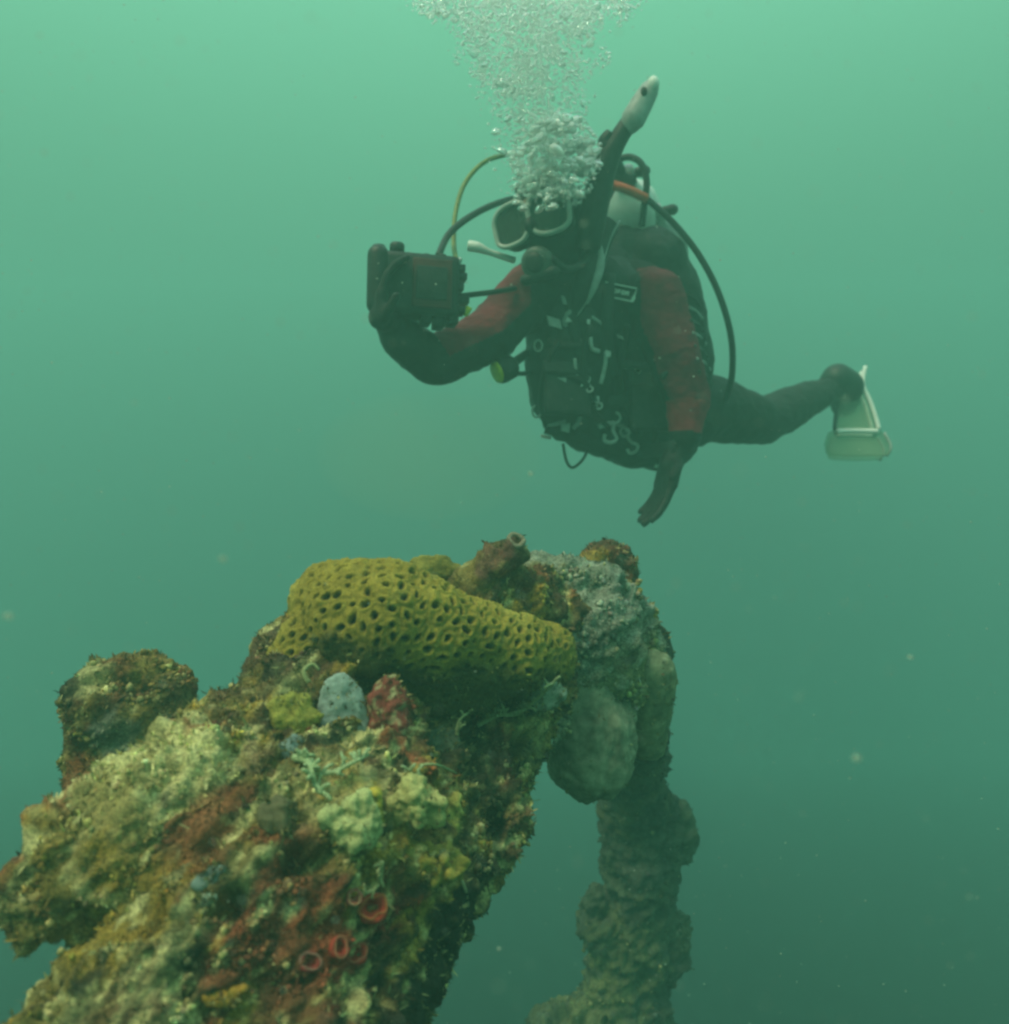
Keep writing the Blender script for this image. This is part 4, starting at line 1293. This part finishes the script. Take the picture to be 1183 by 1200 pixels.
child('hinge', MB().capsule(Cc + X * .088 - Y * .03 + Z * .058, .008, Cc + X * .092 - Y * .03 + Z * .062, .006, 10, 3).mesh('hinge', M_STEEL), ch)
child('cord', MB().tube([Cc + X * .095 - Z * .012, P(555, 345, 2.02), P(580, 342, 2.08), P(604, 338, 2.15)], .0065, 8, 6).mesh('cord', M_RUB), ch)
child('tag', MB().tube([P(545, 370, 2.0), P(550, 360, 2.0)], [.006, .008], 8, 3).mesh('tag', M_YEL), ch)

# ------------------------------------------------------------------ bubbles
def bubble_mesh(k, sub=2):
    bm = bmesh.new(); bmesh.ops.create_icosphere(bm, subdivisions=sub, radius=1)
    co = np.array([v.co[:] for v in bm.verts])
    d = .22 * fbm(co, 1.1, 2, 500 + k)
    for v, dd in zip(bm.verts, d):
        v.co *= 1 + dd; v.co.z *= .68
        if v.co.z < 0: v.co.z *= .65
    me = bpy.data.meshes.new('bubble'); bm.to_mesh(me); bm.free(); me.shade_smooth(); me.materials.append(M_BOIL if k % 2 else M_BUB)
    return me


BM = [bubble_mesh(k) for k in range(9)]


def put_bubble(px, py, d, rpx, label, group, rot=None, flat=1.):
    o = link('bubble', BM[rng.integers(0, 9)])
    tag(o, label, 'bubble', group)
    o.location = P(px, py, d); r = R(rpx, d)
    o.scale = (r * rng.uniform(.85, 1.25), r * rng.uniform(.85, 1.2), r * flat * rng.uniform(.8, 1.15))
    o.rotation_euler = rot or (rng.normal(0, .4), rng.normal(0, .4), rng.uniform(0, 6.28))
    return o


b = put_bubble(590, 98, 2.1, 11, 'large flat bright bubble left of the middle of the plume', None, (0, -.05, 0), .6)
for _ in range(125):                          # the boil of big bubbles over the hood
    a = rng.uniform(0, 6.28); q_ = rng.random() ** .5
    put_bubble(653 + (46 + 8 * math.sin(3 * a)) * q_ * math.cos(a), 184 + 46 * q_ * math.sin(a), rng.uniform(1.96, 2.10), rng.uniform(3, 8) if rng.random() < .85 else rng.uniform(8, 13),
               'air bubble in the dense boil over the hood of the diver', 'bubbles boiling up over the hood')
for (a, b_, r_) in ((628, 152, 8), (655, 148, 12), (676, 142, 9), (664, 152, 11), (690, 168, 7), (610, 180, 7), (600, 181, 6), (588, 178, 6), (621, 168, 6), (648, 232, 6), (640, 240, 5), (652, 224, 6), (700, 178, 6), (596, 140, 5), (582, 155, 6)):
    put_bubble(a, b_, 2.02, r_, 'air bubble in the dense boil over the hood of the diver', 'bubbles boiling up over the hood')


for _ in range(46):
    put_bubble(rng.uniform(604, 682), rng.uniform(205, 246), rng.uniform(1.95, 2.0), rng.uniform(2.2, 6.5),
               'air bubble in the dense boil over the hood of the diver', 'bubbles boiling up over the hood')


def plume_xy():
    while True:
        y = 215 * rng.random() ** 1.7 - 15
        half = 112 - .40 * max(y, 0); cx = 617 + .10 * max(y, 0)
        half *= 1 + .35 * math.sin(y * .055 + 1.2) * math.sin(y * .021 + (2. if rng.random() < .5 else .4))
        x = cx + half * (2 * rng.random() - 1)
        edge_ = abs(x - cx) / half
        w = (1.05 - .85 * edge_ ** 2.5) * (1 - .9 * sstep(60, 190, y))
        w *= .35 + 1.3 * sstep(-.25, .35, fbm(np.array([[x, y, 0.]]), 38., 2, 77)[0])
        if rng.random() < w: return x, y


for _ in range(105):
    x, y = plume_xy()
    put_bubble(x, y, rng.uniform(1.95, 2.3), rng.uniform(2.6, 5.5), 'air bubble in the rising plume at the top', 'bubbles in the rising plume', flat=.8)
bm = bmesh.new(); bmesh.ops.create_icosphere(bm, subdivisions=1, radius=1)
tv = np.array([v.co[:] for v in bm.verts]) * np.array([1, 1, .7]); tf = np.array([[v.index for v in f.verts] for f in bm.faces]); bm.free()
cs, rs = [], []
for _ in range(14000):
    x, y = plume_xy(); d_ = rng.uniform(1.9, 2.4); cs.append(P(x, y, d_)[:]); rs.append(R(.5 + 2.0 * rng.random() ** 2.5, d_))
for _ in range(260):
    y = rng.uniform(60, 240); x = 598 + rng.normal(0, 15) + (y - 150) * .05; d_ = rng.uniform(1.95, 2.2); cs.append(P(x, y, d_)[:]); rs.append(R(.6 + 1.8 * rng.random() ** 2, d_))
for _ in range(1500):
    a = rng.uniform(0, 6.28); q_ = rng.random() ** .5; d_ = rng.uniform(1.96, 2.14)
    cs.append(P(652 + 54 * q_ * math.cos(a), 186 + 60 * q_ * math.sin(a), d_)[:]); rs.append(R(.7 + 2.5 * rng.random() ** 2, d_))
cs, rs = np.array(cs), np.array(rs)
V = (tv[None] * rs[:, None, None] * rng.uniform(.8, 1.25, (len(rs), 1, 3)) + cs[:, None]).reshape(-1, 3)
T = (tf[None] + (np.arange(len(rs)) * len(tv))[:, None, None]).reshape(-1, 3)
tag(link('fizz', fast_mesh('fizz', V, T, M_BUB)), 'cloud of tiny bubbles fizzing up above the diver', 'bubbles', kind='stuff')

# ------------------------------------------------------------------ drifting specks
M_SNOW = mat('drifting speck', (.50, .58, .48), .8, grain=.2, grain_size=300)
n = M_SNOW.node_tree.nodes; l = M_SNOW.node_tree.links
tr_ = n.new('ShaderNodeBsdfTransparent'); tl_ = n.new('ShaderNodeBsdfTranslucent'); tl_.inputs['Color'].default_value = (.8, .85, .75, 1)
x1 = n.new('ShaderNodeMixShader'); x2 = n.new('ShaderNodeMixShader'); x1.inputs[0].default_value = .5; x2.inputs[0].default_value = .5
l.new(n['Principled BSDF'].outputs[0], x1.inputs[1]); l.new(tl_.outputs[0], x1.inputs[2]); l.new(x1.outputs[0], x2.inputs[1]); l.new(tr_.outputs[0], x2.inputs[2])
l.new(x2.outputs[0], n['Material Output'].inputs[0])
cs, rs = [], []
for _ in range(4500):
    d_ = rng.uniform(.45, 3.6); x, y = rng.uniform(-60, 1240), rng.uniform(-40, 1240)
    cs.append(P(x, y, d_)[:]); rs.append(R(.3 + 1.0 * rng.random() ** 4, d_) if d_ > .9 else R(.3 + .9 * rng.random() ** 3, d_))
for _ in range(340):
    d_ = rng.uniform(.28, .5); cs.append(P(rng.uniform(-60, 1240), rng.uniform(-40, 1240), d_)[:]); rs.append(R(rng.uniform(.8, 2.6), d_))
cs, rs = np.array(cs), np.array(rs)
V = (tv[None] * rs[:, None, None] * rng.uniform(.6, 1.5, (len(rs), 1, 3)) + cs[:, None]).reshape(-1, 3)
T = (tf[None] + (np.arange(len(rs)) * len(tv))[:, None, None]).reshape(-1, 3)
tag(link('plankton', fast_mesh('plankton', V, T, M_SNOW)), 'fine pale specks drifting through the open water', 'plankton', kind='stuff')
for (a, b, r_, d_, lab) in ((1004, 888, 5.5, .50, 'pale blurred speck low in the water at right'), (1067, 770, 3.2, .66, 'small bright speck in the water right of the boulder'),
                            (262, 655, 4.5, .48, 'faint blurred speck in the water left of the honeycomb coral'), (585, 1112, 2.6, .75, 'tiny bright speck in the dark water between ridge and post'),
                            (10, 722, 5, .50, 'pale streaky speck at the left edge'), (622, 555, 3, .7, 'pale speck in the water under the vest of the diver')):
    me = bpy.data.meshes.new('speck'); bm = bmesh.new(); bmesh.ops.create_icosphere(bm, subdivisions=2, radius=1)
    for v in bm.verts: v.co *= 1 + random.uniform(-.25, .25)
    bm.to_mesh(me); bm.free(); me.shade_smooth(); me.materials.append(M_SNOW)
    o = tag(link('speck', me), lab, 'speck'); o.location = P(a, b, d_); rr = R(r_, d_); o.scale = (rr, rr, rr * .8)

# a faint cloud of stirred-up silt between the ridge and the diver
sm = MB().ellipsoid(P(505, 535, 2.05), (.26, .30, .15), n=28, m=18).mesh('silt_cloud', None)
zm = bpy.data.materials.new('silt'); zm.use_nodes = True
n = zm.node_tree.nodes; n.remove(n['Principled BSDF'])
pv = n.new('ShaderNodeVolumePrincipled'); pv.inputs['Color'].default_value = (.75, .72, .38, 1); pv.inputs['Density'].default_value = .16
zm.node_tree.links.new(pv.outputs[0], n['Material Output'].inputs['Volume'])
sm.materials.append(zm)
tag(link('silt_cloud', sm), 'faint olive cloud of stirred-up silt under the raised arm of the diver', 'silt', kind='stuff')

# ------------------------------------------------------------------ the water between: one closed box of haze
hz = MB().box((0, 3.0, -.1), (5, 0, 0), (0, 5.2, 0), (0, 0, 2.2)).mesh('haze', None, False)
hm = bpy.data.materials.new('haze'); hm.use_nodes = True
n = hm.node_tree.nodes; n.remove(n['Principled BSDF'])
pv = n.new('ShaderNodeVolumePrincipled')
pv.inputs['Color'].default_value = (.36, .80, .68, 1)
pv.inputs['Absorption Color'].default_value = (.0, .9, .7, 1)
pv.inputs['Density'].default_value = .112
pv.inputs['Anisotropy'].default_value = .25
hm.node_tree.links.new(pv.outputs[0], n['Material Output'].inputs['Volume'])
hz.materials.append(hm)
tag(link('haze', hz), 'green murky water', 'haze', kind='stuff')
